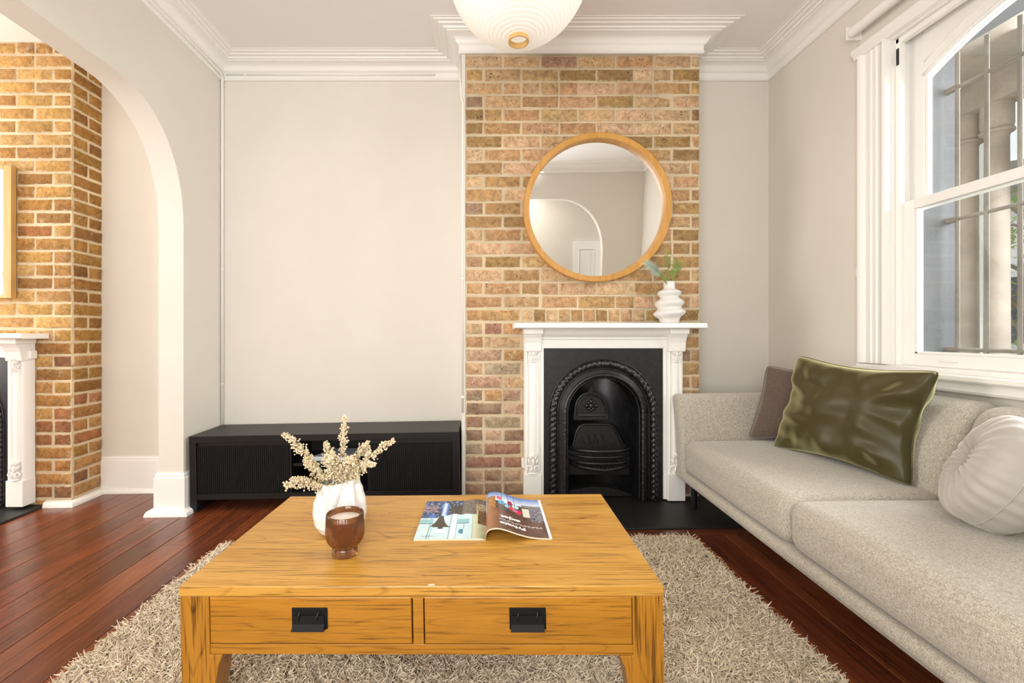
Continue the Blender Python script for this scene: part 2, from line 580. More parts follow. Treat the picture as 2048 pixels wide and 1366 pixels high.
# cornice
K = 0.18
cprof = [(0, ZC - 0.125), (0.016, ZC - 0.125), (0.022, ZC - 0.118), (0.016, ZC - 0.110), (0.016, ZC - 0.076), (0.028, ZC - 0.070),
         (0.034, ZC - 0.062), (0.040, ZC - 0.048), (0.056, ZC - 0.037), (0.078, ZC - 0.031), (0.090, ZC - 0.030), (0.090, ZC - 0.024),
         (0.106, ZC - 0.024), (0.110, ZC - 0.016), (0.134, ZC - 0.014), (0.138, ZC - 0.008), (0.160, ZC - 0.008), (0.164, ZC - 0.003),
         (K, ZC - 0.003), (K, ZC)]
PX0 = -0.108
path = [(XL, YN), (XL, YB), (PX0, YB), (PX0, BY), (BX1, BY), (BX1, YB), (XR, YB), (XR, YN)]
struct(MB().sweep(path, cprof, closed=True), 'trim_1', M['trim'], smooth=35)
# skirtings
sprof = [(0, 0.25), (0.008, 0.25), (0.014, 0.238), (0.012, 0.228), (0.018, 0.222), (0.018, 0.0), (0.018, -0.25), (0, -0.25)]
def skirt(name, path, z):
    pr = [(p, zz + z) for p, zz in sprof]
    o = struct(MB().sweep(path, pr), name, M['trim'], smooth=35)
    return o
skirt('baseboard_back', [(XL, YB), (PX0, YB)], zf(-1.0))
skirt('baseboard_back_right', [(BX1, YB), (XR, YB)], zf(1.7))
skirt('baseboard_left_room', [(LX1, YB), (XL2, YB)], zf(-2.3))
skirt('baseboard_right', [(XR, YB), (XR, YN)], zf(2.0))
skirt('baseboard_pier', [(XL2, YB), (XL2, 2.787), (XL, 2.787), (XL, YB)], zf(XL))
bs = MB()
qr = [(0.018, 0.035), (0.03, 0.034), (0.043, 0.028), (0.05, 0.018), (0.054, 0.0), (0.054, -0.05), (0.018, -0.05)]
bs.sweep([(XL2, YB), (XL2, 2.787), (XL, 2.787), (XL, 2.84)], [(p, z + zf(XL)) for p, z in qr])
struct(bs, 'trim_2', M['trim'], smooth=40)
bs = MB()
bs.sweep([(XL2, YB), (LX1, YB), (LX1, LY), (-2.80, LY)][::-1] if False else [(-2.80, LY), (LX1, LY), (LX1, YB), (XL2, YB)],
         [(p - 0.018, z + zf(-2.5)) for p, z in qr])
struct(bs, 'trim_3', M['trim'], smooth=40)

# ------------------------------------------------------------------ brick chimney breasts
def brick_mesh(L, seed):
    r = random.Random(seed)
    H, D = 0.0752, 0.05
    ring = []
    for (sx, sz) in [(-1, -1), (-0.35, -1), (0.4, -1), (1, -1), (1, 0.1), (1, 1), (0.3, 1), (-0.4, 1), (-1, 1), (-1, -0.1)]:
        ring.append((sx * L / 2 + r.uniform(-0.0022, 0.0022), sz * H / 2 + r.uniform(-0.0018, 0.0018)))
    n = len(ring)
    vs = [(x, D, z) for x, z in ring] + [(x, 0.006 + r.uniform(-0.002, 0.002), z) for x, z in ring]
    vs += [(x * (1 - 0.011 / L * 1.3) , r.uniform(-0.0015, 0.0015), z * (1 - 0.16)) for x, z in ring]
    fs = [(i, (i + 1) % n, n + (i + 1) % n, n + i) for i in range(n)]
    fs += [(n + i, n + (i + 1) % n, 2 * n + (i + 1) % n, 2 * n + i) for i in range(n)]
    fs += [tuple(range(2 * n, 3 * n))]
    mb = MB().add(vs, fs)
    return mb.mesh('brick', M['brick'], smooth=50)
BR_S = [brick_mesh(0.228, k) for k in range(6)]
BR_H = [brick_mesh(0.108, 20 + k) for k in range(5)]

PAL_TAN = ['#c4a57e', '#caab82', '#ba976a', '#d0b28c', '#b69466', '#ccab88', '#c6a27e', '#d3b08e', '#a98b5c', '#c8aa7a', '#d5b792', '#a08258', '#c29c72', '#bd9c6a', '#c8a078']
PAL_LOW = ['#bd9c86', '#b08e78', '#c7aa92', '#ab917a', '#a08872', '#c0a38a', '#967e68', '#b9a98e', '#b08672']
PAL_GOLD = ['#be9556', '#b4884a', '#c8a264', '#ab7f46', '#c09a58', '#a07844', '#c6a46a', '#b8905a']
PAL_GLOW = ['#b2814a', '#a87348', '#c09560', '#9a6a44', '#b98a50', '#8c6648', '#ad7a50']
def pick(pal, r, lo, frac):
    c = r.choice(lo if r.random() < frac else pal)
    s = r.uniform(0.88, 1.1)
    return tuple(min(1, x * s) for x in lin(c)) + (1,)

COURSE = 0.0848
def lay(parent, a0, a1, ztop, zbot, place, r, pal, lo, first, skip=None, special=None, max_course=99):
    """courses downward from ztop; place(obj, along, z) positions a brick"""
    nc = int((ztop - zbot) / COURSE) + 1
    for c in range(min(nc, max_course)):
        z = ztop - (c + 0.5) * COURSE
        if z < zbot: break
        Lw = a1 - a0
        segs = []
        if special and special(c, z):
            s0, s1, wd = special(c, z)
            segs = [(a0, s0)]
            m = int(round((s1 - s0) / wd))
            segs += [(s0 + (s1 - s0) * i / m, s0 + (s1 - s0) * (i + 1) / m) for i in range(m)]
            segs.append((s1, a1))
        else:
            half = (c + first) % 2
            x = a0
            if half:
                segs.append((x, x + 0.118)); x += 0.118
            while a1 - x > 0.02:
                e = x + 0.2395
                if a1 - e < 0.05: e = a1
                if r.random() < 0.12 and e - x > 0.2:
                    mid = (x + e) / 2
                    segs += [(x, mid), (mid, e)]
                else:
                    segs.append((x, e))
                x = e
        for s, e in segs:
            wdt = e - s - r.uniform(0.007, 0.012)
            if wdt < 0.02: continue
            if skip and skip((s + e) / 2, z, wdt): continue
            lib, Lb = (BR_S, 0.228) if wdt > 0.16 else (BR_H, 0.108)
            o = link('brick', r.choice(lib), parent)
            o.scale = (wdt / Lb, 1, r.uniform(0.955, 1.035))
            place(o, (s + e) / 2, z)
            tt = (z - zbot) / (ztop - zbot)
            o.color = pick(pal, r, lo, 0.95 if tt < 0.24 else (0.5 if tt < 0.36 else 0.03))
            yield o

# right breast: mortar core around the fireplace recess, brick face, plaster return
CX0, CX1, CZ1 = 0.41, 1.145, 1.0
core = MB()
core.box(BX0 + 0.004, CX0, BY + 0.0035, YB, -0.2, 2.9)
core.box(CX1, BX1 - 0.004, BY + 0.0035, YB, -0.2, 2.9)
core.box(CX0, CX1, BY + 0.007, YB, CZ1, 2.9)
breast = struct(core, 'wall_chimney_breast', M['mortar'])
r = random.Random(11)
def pl_front(o, a, z):
    o.location = (a, BY + r.uniform(-0.003, 0.002), z)
    o.rotation_euler = (r.uniform(-0.02, 0.02), r.uniform(-0.007, 0.007), r.uniform(-0.01, 0.01))
list(lay(breast, BX0, BX1, ZC - 0.128, zf(0.6) - 0.02, pl_front, r, PAL_TAN, PAL_LOW, 0,
         skip=lambda x, z, w: CX0 - 0.03 < x < CX1 + 0.03 and z < CZ1,
         special=lambda c, z: (0.27, 1.06, 0.078) if 1.165 < z < 1.25 else None))
struct(MB().box(PX0, BX0 + 0.003, BY + 0.001, YB, -0.2, 2.9), 'wall_breast_plaster', M['wall'], bevel=0.004)

# left-room breast
core = MB()
core.box(-4.6, -3.74, LY + 0.0035, YB, -0.3, ZC)
core.box(-3.0, LX1 - 0.0035, LY + 0.0035, YB, -0.3, ZC)
core.box(-3.74, -3.0, LY + 0.0035, YB, 0.94, ZC)
breast2 = struct(core, 'wall_left_breast', M['mortar'])
r = random.Random(23)
def pl_front2(o, a, z):
    o.location = (a, LY + r.uniform(-0.003, 0.002), z)
list(lay(breast2, LX1 - 0.2395 * 5, LX1, ZC - 0.002, zf(-2.7), pl_front2, r, PAL_GOLD, PAL_GLOW, 1,
         skip=lambda x, z, w: -3.77 < x < -2.98 and z < 0.95))
def pl_side(o, a, z):
    o.location = (LX1 + r.uniform(-0.002, 0.003), a, z)
    o.rotation_euler = (0, 0, math.pi / 2)
list(lay(breast2, LY + 0.012, YB, ZC - 0.002, zf(-2.7), pl_side, r, ['#a87a3c', '#9a6e36', '#b08444', '#8f6632', '#a9803f'], PAL_GLOW, 0))  # darker palette: the side face's shade is put into the brick colour

# hearth and its border board
hs = MB()
hx0, hx1 = 0.12, 1.47
hs.prism([(hx0, zf(hx0) - 0.02), (hx0, zf(hx0) + 0.012), (hx1, zf(hx1) + 0.012), (hx1, zf(hx1) - 0.02)], 2.435, 3.19, 'y')
o = struct(hs, 'floor_hearth', M['hearth'], bevel=0.004)
hb = MB()
hb.prism([(hx0, zf(hx0) - 0.015), (hx0, zf(hx0) + 0.004), (hx1, zf(hx1) + 0.004), (hx1, zf(hx1) - 0.015)], 2.365, 2.433, 'y')
o = link('border_board', hb.mesh('border_board', M['floor_x'], bevel=0.002), floor)
hs = MB()
hs.prism([(-3.95, zf(-3.95) - 0.02), (-3.95, zf(-3.95) + 0.012), (-2.80, zf(-2.8) + 0.012), (-2.80, zf(-2.8) - 0.02)], 2.62, 3.19, 'y')
struct(hs, 'floor_hearth_left', M['hearth'], bevel=0.004)

# ------------------------------------------------------------------ sash window in the right wall
win = empty('window_1', (XR, (WY0 + WY1) / 2, WZ0), kind='structure')
def wpart(mb, name, mat, parent=None, **kw):
    """geometry given in world coordinates, parented to the window"""
    o = mb.build(name, mat, parent or win, **kw)
    base = win.location
    if parent is None:
        o.matrix_parent_inverse = Matrix.Translation(-base)
    return o
lining = MB()
lining.box(XR + 0.0005, XR + 0.16, WY1 - 0.012, WY1 + 0.001, WZ0, WZ1)
lining.box(XR + 0.0005, XR + 0.16, WY0 - 0.001, WY0 + 0.012, WZ0, WZ1)
lining.box(XR + 0.0005, XR + 0.16, WY0, WY1, WZ1 - 0.012, WZ1 + 0.001)
wpart(lining, 'jamb_lining', M['trim'])
# staff bead standing proud at the sash
sb = MB()
for y in (WY1 - 0.024, WY0 + 0.024):
    sb.box(XR + 0.02, XR + 0.05, y - 0.012, y + 0.012, WZ0, WZ1 - 0.012)
sb.box(XR + 0.02, XR + 0.05, WY0, WY1, WZ1 - 0.04, WZ1 - 0.012)
wpart(sb, 'staff_bead', M['trim'], bevel=0.005, seg=3)
# fluted architrave
def archi(y_in, sgn, name):
    pr = [(0, 0.0), (0, -0.030), (0.012, -0.034), (0.022, -0.030), (0.030, -0.022), (0.052, -0.020), (0.056, -0.025), (0.066, -0.025), (0.070, -0.020),
          (0.084, -0.020), (0.088, -0.025), (0.098, -0.025), (0.102, -0.020), (0.124, -0.020), (0.130, -0.028), (0.146, -0.036), (0.158, -0.036), (0.163, -0.026), (0.163, 0)]
    mb = MB()
    mb.prism([(XR + d, y_in + sgn * t) for t, d in pr], 0.95, WZ1 + 0.0, 'z')
    wpart(mb, name, M['trim'], smooth=40)
archi(WY1 - 0.010, 1, 'architrave')
archi(WY0 + 0.010, -1, 'architrave')
cap = MB()
cap.prism([(XR, WZ1 - 0.005), (XR - 0.03, WZ1 - 0.005), (XR - 0.034, WZ1 + 0.010), (XR - 0.046, WZ1 + 0.022), (XR - 0.050, WZ1 + 0.040), (XR, WZ1 + 0.046)],
          WY0 - 0.175, WY1 + 0.175, 'y')
wpart(cap, 'head_moulding', M['trim'], smooth=40)
sill = MB()
sill.prism([(XR + 0.16, 0.90), (XR - 0.055, 0.90), (XR - 0.062, 0.908), (XR - 0.062, 0.925), (XR - 0.03, 0.932), (XR - 0.03, 0.945), (XR + 0.0, 0.95), (XR + 0.16, 0.95)], WY0 - 0.2, WY1 + 0.16, 'y')
wpart(sill, 'sill', M['trim'], smooth=30)
apr = MB()
apr.prism([(XR, 0.855), (XR - 0.035, 0.855), (XR - 0.04, 0.865), (XR - 0.03, 0.878), (XR - 0.03, 0.90), (XR, 0.90)], WY0 - 0.17, WY1 + 0.13, 'y')
wpart(apr, 'apron_moulding', M['trim'], smooth=30)

GY0, GY1 = 1.182, 2.18
def sash(name, x0, x1, zb, zt, gb, gt, arch):
    s = empty(name, (0, 0, 0)); s.parent = win; s.matrix_parent_inverse = Matrix.Translation(-win.location)
    y0, y1 = WY0 + 0.012, WY1 - 0.012
    fr = MB()
    fr.box(x0, x1, GY1, y1, zb, zt)
    fr.box(x0, x1, y0, GY0, zb, zt)
    fr.box(x0, x1, GY0, GY1, zb, gb)
    if not arch:
        fr.box(x0, x1, GY0, GY1, gt, zt)
    fo = fr.build('sash_frame', M['trim'], s, bevel=0.003)
    yc, R, z0 = (GY0 + GY1) / 2, 0.93, 2.462
    az = lambda y: z0 - (y - yc) ** 2 / (2 * R)
    ys = [GY0 + (GY1 - GY0) * k / 24 for k in range(25)]
    if arch:
        hd = MB()
        hd.prism([(y, az(y)) for y in ys] + [(GY1, zt), (GY0, zt)], x0, x1, 'x')
        hd.build('arched_head', M['trim'], s, smooth=30)
        ed = MB()
        ed.tube([((x0 - 0.002), y, az(y) + 0.012) for y in ys], 0.008, 6)
        ed.tube([((x0 - 0.001), y, az(y) + 0.075) for y in ys], 0.003, 6)
        ed.build('arch_bead', M['trim'], s, smooth=True)
    gl = MB()
    xm = (x0 + x1) / 2
    if arch:
        gl.prism([(GY0, gb)] + [(y, az(y)) for y in ys] + [(GY1, gb)], xm - 0.002, xm + 0.002, 'x')
    else:
        gl.box(xm - 0.002, xm + 0.002, GY0, GY1, gb, gt)
    gl.build('pane', M['glass'], s)
    gb_ = MB()
    for (a, b, c, d) in [(GY1 - 0.014, GY1, gb, gt if not arch else az(GY1)), (GY0, GY0 + 0.014, gb, gt if not arch else az(GY0)), (GY0, GY1, gb, gb + 0.012)]:
        gb_.box(x0 + 0.006, x0 + 0.018, a, b, c, d)
    gb_.build('glazing_bead', M['trim'], s, bevel=0.003)
    return s
sash('lower_sash', XR + 0.045, XR + 0.085, 0.95, 1.745, 1.006, 1.70, False)
sash('upper_sash', XR + 0.095, XR + 0.135, 1.705, WZ1 - 0.012, 1.748, 0, True)
lift = MB()
lift.box(XR + 0.030, XR + 0.046, 1.98, 2.05, 0.975, 0.985)
wpart(lift, 'sash_lift', M['trim'], bevel=0.003)
pl = MB(); pl.box(XR + 0.016, XR + 0.0195, WY1 - 0.034, WY1 - 0.022, 2.42, 2.50)
wpart(pl, 'pulley_slot', M['black_inside'])
# sash cord hanging at the meeting rail
cp = [(XR + 0.04, 2.235, 1.755), (XR + 0.032, 2.25, 1.74), (XR + 0.027, 2.257, 1.66), (XR + 0.027, 2.256, 1.58), (XR + 0.03, 2.25, 1.53), (XR + 0.032, 2.247, 1.50)]
wpart(MB().tube(cp, 0.004, 6), 'sash_cord', M['cable'], smooth=True)

# security grille outside the glass
gr = empty('window_grille', (2.33, 1.7, 1.0), label='weathered iron security bars outside the sash window', cat='window bars')
def gpart(mb, name, mat=None, **kw):
    o = mb.build(name, mat or M['steel_bar'], gr, **kw)
    o.matrix_parent_inverse = Matrix.Translation(-gr.location)
    return o
for z in (2.30, 1.66, 1.025):
    gpart(MB().tube([(2.33, 2.262, z), (2.33, 2.21, z)], 0.016, 8), 'bar_end', smooth=40)
    gpart(MB().tube([(2.33, 2.26, z), (2.33, 1.10, z)], 0.009, 8), 'horizontal_bar', smooth=40)
for k in range(8):
    y = 2.213 - 0.128 * k
    gpart(MB().tube([(2.33, y, 0.945), (2.33, y, 2.47)], 0.0085, 8), 'vertical_bar', smooth=40)

# outside: wall reveal, porch end wall, posts, porch roof, ground
ex = MB()
ex.box(2.18, 2.385, WY1 - 0.001, WY1 + 0.01, 0.9, WZ1)
ex.box(2.18, 2.385, WY0 - 0.01, WY0 + 0.001, 0.9, WZ1)
ex.box(2.18, 2.385, WY0, WY1, WZ1 - 0.05, WZ1)
struct(ex, 'wall_window_reveal', M['render_grey'])
ex = MB()
ex.box(2.18, 2.44, WY0 - 0.06, WY1 + 0.06, 0.87, 0.945)
struct(ex, 'trim_window_sill', M['render_grey'], bevel=0.006)
ex = MB(); ex.box(2.38, 4.02, 3.62, 3.76, -0.3, 3.1)
struct(ex, 'wall_porch_end', M['ext_white'])
ex = MB(); ex.box(2.36, 3.75, -1.0, 3.62, 2.80, 2.95); ex.box(3.36, 3.52, -1.0, 3.62, 2.62, 2.80)
struct(ex, 'ceiling_porch', M['render_taupe'])
ex = MB(); ex.box(2.3, 14, -6, 16, -0.34, -0.30)
struct(ex, 'floor_outside', M['ground'])
def porch_post(x, y, lab):
    o = empty('porch_post', (x, y, -0.3), label=lab, cat='post', group='posts of the porch outside')
    MB().lathe([(0.085, 0), (0.085, 0.25), (0.07, 0.27), (0.062, 1.4), (0.058, 2.7), (0.07, 2.74), (0.08, 2.78), (0.08, 2.92)], 16).build('shaft', M['render_taupe'], o, smooth=30)
    for z in (0.27, 2.74):
        MB().lathe([(0.062, z - 0.02), (0.082, z - 0.01), (0.086, z), (0.082, z + 0.01), (0.062, z + 0.02)], 16).build('collar', M['render_taupe'], o, smooth=30)
porch_post(3.44, 3.02, 'stout weathered porch post nearer the sash window')
porch_post(3.44, 3.205, 'weathered porch post beside the white end wall')
# ------------------------------------------------------------------ outside: tree and the house across the street
def mat_leaf(name, a, b):
    t = NT(name)
    n = t.noise(t.coord('World'), 9, 3)
    t.base(t.mix(n, lin(a), lin(b)))
    t.set(Roughness=0.6)
    t.p.inputs['Transmission Weight'].default_value = 0.0
    t.p.inputs['Subsurface Weight'].default_value = 0.2
    return t.m
M['leaf'] = mat_leaf('street_tree_leaf', '#7d9a45', '#a9c26a')
M['bark'] = mat_paint('tree_bark', '#8a7d70', 0.9, 0.2, 0.6)
tree = empty('street_tree', (6.4, 5.2, -0.3), label='leafy street tree seen through the window bars', cat='tree')
tb = MB()
rt = random.Random(5)
tb.tube([(0, 0, 0), (0.03, 0.02, 1.0), (-0.05, 0.05, 2.0), (0.02, 0, 3.2)], [0.09, 0.075, 0.06, 0.03], 8)
tips = []
for k in range(16):
    z0 = rt.uniform(1.2, 3.0); a = rt.uniform(0, 6.28); L = rt.uniform(0.6, 1.3)
    p0 = Vector((0, 0.03, z0)); p2 = p0 + Vector((math.cos(a) * L, math.sin(a) * L, rt.uniform(0.1, 0.8)))
    pm = (p0 + p2) / 2 + Vector((0, 0, 0.1))
    tb.tube([p0, pm, p2], [0.025, 0.016, 0.007], 5)
    tips += [p0.lerp(p2, s) for s in (0.45, 0.65, 0.8, 0.95, 1.0)]
tb.build('branches', M['bark'], tree, smooth=True)
lv = MB()
for p in tips:
    for k in range(16):
        c = p + Vector([rt.gauss(0, 0.16) for _ in range(3)])
        q = Matrix.Rotation(rt.uniform(0, 6.28), 3, 'Z') @ Matrix.Rotation(rt.uniform(-0.9, 0.9), 3, 'X')
        s = rt.uniform(0.035, 0.06)
        pts = [(0, -1.2, 0), (0.55, -0.2, 0.12), (0.35, 0.6, 0.08), (0, 1.2, -0.1), (-0.35, 0.6, 0.08), (-0.55, -0.2, 0.12)]
        lv.add([c + q @ (Vector(x) * s) for x in pts], [(0, 1, 2, 3), (0, 3, 4, 5)])
o = lv.build('leaves', M['leaf'], tree, recalc=False); o['kind'] = 'stuff'
house = empty('neighbour_house', (11.5, 9.5, -0.3), label='pale weatherboard house across the street beyond the porch', cat='building')
hb_ = MB()
for k in range(26):
    z = k * 0.16
    hb_.add([(-3, -0.02, z), (3, -0.02, z), (3, 0.0, z + 0.16), (-3, 0.0, z + 0.16), (-3, 0.3, z), (3, 0.3, z), (3, 0.3, z + 0.16), (-3, 0.3, z + 0.16)],
            [(0, 1, 2, 3), (0, 4, 5, 1), (3, 2, 6, 7), (4, 7, 6, 5), (0, 3, 7, 4), (1, 5, 6, 2)])
hb_.build('weatherboards', M['ext_white'], house)
MB().prism([(-3.3, 4.1), (3.3, 4.1), (2.6, 5.0), (-2.6, 5.0)], -0.3, 0.4, 'y').build('roof', M['render_taupe'], house)
wd = MB().box(-0.5, 0.5, -0.05, 0.05, 1.2, 2.6).build('window', M['render_grey'], house)
house.rotation_euler = (0, 0, math.radians(-40))

# ------------------------------------------------------------------ fireplace surrounds
def mantel(name, cx, y, z, label):
    """white timber surround; origin at floor centre against the brick"""
    root = empty(name, (cx, y, z), label=label, cat='mantelpiece')
    W, H = 0.49, 1.06
    inn = 0.371
    # shelf
    sh = MB()
    sh.prism([(-0.19, 1.065), (-0.188, 1.072), (-0.178, 1.094), (0.0, 1.094), (0.0, 1.060), (-0.17, 1.060)], -0.571 + 0.008, 0.571 + 0.012, 'x')
    so = sh.build('shelf', M['white_gloss'], root, bevel=0.003)
    # bed mould and frieze
    fz = MB()
    fz.prism([(0, 0.94), (-0.052, 0.94), (-0.052, 0.948), (-0.062, 0.950), (-0.062, 0.972), (-0.058, 0.974), (-0.058, 0.992), (-0.068, 0.996), (-0.068, 1.008),
              (-0.085, 1.018), (-0.098, 1.036), (-0.104, 1.050), (-0.115, 1.052), (-0.115, 1.061), (0, 1.061)], -0.395, 0.395, 'x')
    fz.build('frieze', M['white_gloss'], root, smooth=25)
    inner = MB()
    for s in (-1, 1):
        a, b = sorted((s * inn, s * (inn + 0.022)))
        inner.box(a, b, -0.060, 0, 0, 0.95)
    inner.box(-inn - 0.022, inn + 0.022, -0.060, 0, 0.938, 0.955)
    inner.build('inner_moulding', M['white_gloss'], root, bevel=0.006, seg=3)
    for s in (-1, 1):
        p = empty('pilaster'); p.parent = root; p.location = (s * 0.442, 0, 0)
        pr = [(-0.049, 0), (-0.049, -0.060), (-0.043, -0.072), (-0.036, -0.076), (-0.030, -0.068), (-0.024, -0.066), (-0.018, -0.074), (-0.012, -0.080), (-0.004, -0.082), (0.004, -0.082),
              (0.012, -0.080), (0.018, -0.074), (0.024, -0.066), (0.030, -0.068), (0.036, -0.076), (0.043, -0.072), (0.049, -0.060), (0.049, 0)]
        MB().prism(pr, 0.16, 0.93, 'z').build('shaft', M['white_gloss'], p, smooth=30)
        pb = MB().box(-0.054, 0.054, -0.088, 0, 0, 0.165)
        pb.build('plinth', M['white_gloss'], p, bevel=0.004)
        cp = MB()
        cp.box(-0.058, 0.058, -0.135, 0, 1.028, 1.061)
        cp.prism([(0, 0.92), (-0.09, 0.92), (-0.094, 0.94), (-0.100, 0.975), (-0.112, 1.005), (-0.128, 1.028), (0, 1.028)], -0.052, 0.052, 'x')
        co = cp.build('capital', M['white_gloss'], p, bevel=0.003)
        # carved leaf ornaments: capital console and plinth palmette
        def carve(nm, zc, sc, spec):
            mb = MB()
            for (dx, dz, rx, rz, ang) in spec:
                ca, sa = math.cos(ang), math.sin(ang)
                def f(u, v):
                    th, ph = u * 2 * math.pi, v * math.pi / 2
                    x, zz, yy = rx * math.cos(th) * math.cos(ph), rz * math.sin(th) * math.cos(ph), 0.020 * math.sin(ph)
                    return (dx * sc + (x * ca - zz * sa) * sc, -0.080 - yy, zc + dz * sc + (x * sa + zz * ca) * sc)
                mb.grid(f, 14, 4, wrap_u=True)
            # scrolls
            for sg in (-1, 1):
                pts = []
                for k in range(15):
                    t = k / 14 * 4.4
                    rr = (0.020 - 0.0032 * t) * sc
                    pts.append((sg * (0.027 * sc - rr * math.cos(t + 0.3) + 0.0), -0.086, zc - 0.025 * sc + rr * math.sin(t + 0.3)))
                mb.tube(pts, 0.0052 * sc, 6)
            mb.build(nm, M['white_gloss'], p, smooth=True)
        leaf = [(0, 0.055, 0.008, 0.018, 0), (-0.017, 0.045, 0.007, 0.016, 0.5), (0.017, 0.045, 0.007, 0.016, -0.5), (-0.024, 0.018, 0.007, 0.02, 0.3), (0.024, 0.018, 0.007, 0.02, -0.3),
                (0, 0.012, 0.010, 0.03, 0), (-0.010, -0.03, 0.007, 0.022, -0.2), (0.010, -0.03, 0.007, 0.022, 0.2), (0, -0.055, 0.03, 0.006, 0)]
        carve('palmette', 0.225, 1.0, leaf)
        carve('console_leaf', 0.895, 0.72, leaf)
        br = MB().box(s * 0.049, s * 0.066, -0.05, 0, 0.19, 0.25) if s < 0 else MB().box(0.049, 0.066, -0.05, 0, 0.93, 0.985)
        br.build('side_bracket', M['white_gloss'], p, bevel=0.006)
    return root
MZ, MY, MCX = 0.072, 2.885, 0.777
mantel('fireplace_mantel', MCX, MY, MZ, 'white carved mantelpiece around the black fireplace below the round mirror')
mantel('fireplace_mantel', -3.365, LY - 0.005, MZ - 0.062, 'white mantelpiece cut off at the left edge, in the next room')

def insert(name, cx, y, z, label, full=True):
    root = empty(name, (cx, y, z), label=label, cat='fireplace')
    HW, HT, R, ZS = 0.371, 0.94, 0.236, 0.535
    n = 20
    def arch(rad, zb=0.0, m=24):
        pts = [(-rad, zb)] + [(-rad * math.cos(math.pi * k / m), ZS + rad * math.sin(math.pi * k / m)) for k in range(m + 1)] + [(rad, zb)]
        return pts
    a = arch(R)
    pl = MB()
    pl.prism([(-HW, 0), (-HW, HT), (HW, HT), (HW, 0)] + list(reversed(a)), -0.045, -0.030, 'y')
    pl.build('face_plate', M['iron'], root, smooth=25)
    def band(name, r0, y0, r1, y1):
        A, B = arch(r0), arch(r1)
        mb = MB()
        m = len(A)
        mb.add([(x, y0, zz) for x, zz in A] + [(x, y1, zz) for x, zz in B], [(i, i + 1, m + i + 1, m + i) for i in range(m - 1)])
        return mb.build(name, M['iron'], root, smooth=40, recalc=False)
    def rope(name, rad, rr, yy, amp, freq, dense=160):
        L = 2 * ZS + math.pi * rad
        pts = []
        for k in range(dense + 1):
            s = L * k / dense
            if s < ZS: pts.append((-rad, yy, s))
            elif s > L - ZS: pts.append((rad, yy, L - s))
            else:
                th = (s - ZS) / rad
                pts.append((-rad * math.cos(th), yy, ZS + rad * math.sin(th)))
        fn = (lambda i, a_: 1 + amp * math.sin(i * freq + 2 * a_) * (0.6 + 0.4 * math.sin(i * freq * 0.37 + 3 * a_))) if amp else None
        return MB().tube(pts, rr, 10, rfn=fn).build(name, M['iron'], root, smooth=True)
    rope('leaf_border', 0.312, 0.022, -0.046, 0.33, 1.35, 300)
    rope('outer_bead', 0.338, 0.0045, -0.046, 0, 1)
    rope('middle_bead', 0.284, 0.005, -0.048, 0, 1)
    band('cove', 0.282, -0.046, 0.246, -0.070)
    rope('inner_rope', 0.242, 0.011, -0.066, 0.25, 1.9, 260)
    rope('inner_bead', 0.224, 0.005, -0.052, 0, 1)
    band('throat', 0.230, -0.060, 0.215, 0.10)
    if not full:
        return root
    # curved firebox back
    def back(u, v):
        th = math.pi * u
        x = -0.225 * math.cos(th)
        return (x, -0.03 + 0.24 * math.sin(th) ** 0.8, v * 0.80)
    MB().grid(back, 24, 10).build('firebox', M['iron'], root, smooth=True, recalc=False)
    # damper hood: arched plate with raised rim, emblem
    hd = MB()
    hp = [(-0.115, 0.47), (-0.115, 0.50)] + [(-0.108 * math.cos(math.pi * k / 16), 0.545 + 0.115 * math.sin(math.pi * k / 16)) for k in range(17)] + [(0.115, 0.50), (0.115, 0.47)]
    hd.prism(hp, 0.075, 0.10, 'y')
    ho = hd.build('damper_hood', M['iron'], root, bevel=0.005)
    ho.location.x = -0.045
    rim = [(-0.092, 0.068, 0.505)] + [(-0.092 * math.cos(math.pi * k / 20), 0.068, 0.545 + 0.092 * math.sin(math.pi * k / 20)) for k in range(21)] + [(0.092, 0.068, 0.505)]
    ro = MB().tube(rim, 0.006, 6, closed=True).build('hood_rim', M['iron'], ho, smooth=True)
    em = MB()
    for (dx, dz, s) in [(0, 0.03, 0.016), (-0.018, 0.02, 0.012), (0.018, 0.02, 0.012), (-0.03, 0.0, 0.013), (0, 0.0, 0.018), (0.03, 0.0, 0.013), (-0.014, -0.018, 0.012), (0.014, -0.018, 0.012), (0, -0.028, 0.012)]:
        em.grid(lambda u, v: (dx + s * math.cos(u * 6.283) * math.cos(v * 1.57), 0.074 - 0.008 * math.sin(v * 1.57), 0.565 + dz + s * math.sin(u * 6.283) * math.cos(v * 1.57)), 10, 3, wrap_u=True)
    em.build('emblem', M['iron'], ho, smooth=True)
    kn = MB().prism([(-0.02, 0.655), (0.0, 0.70), (0.008, 0.655)], 0.07, 0.08, 'y').build('hood_tab', M['iron'], ho)
    # shouldered fire back plate with panel
    fp = MB()
    fp.prism([(-0.20, 0.29), (-0.165, 0.32), (-0.15, 0.40), (-0.13, 0.44), (-0.10, 0.455), (0.05, 0.455), (0.09, 0.44), (0.12, 0.39), (0.15, 0.32), (0.20, 0.29), (0.20, 0.12), (-0.20, 0.12)], 0.055, 0.075, 'y')
    fo = fp.build('fire_back', M['iron'], root, bevel=0.006)
    rp = [(-0.195, 0.05, 0.295), (-0.165, 0.05, 0.325), (-0.15, 0.05, 0.40), (-0.128, 0.05, 0.438), (-0.10, 0.05, 0.45), (0.05, 0.05, 0.45), (0.088, 0.05, 0.435), (0.118, 0.05, 0.39), (0.15, 0.05, 0.325), (0.195, 0.05, 0.295)]
    MB().tube(rp, 0.007, 6).build('back_rim', M['iron'], fo, smooth=True)
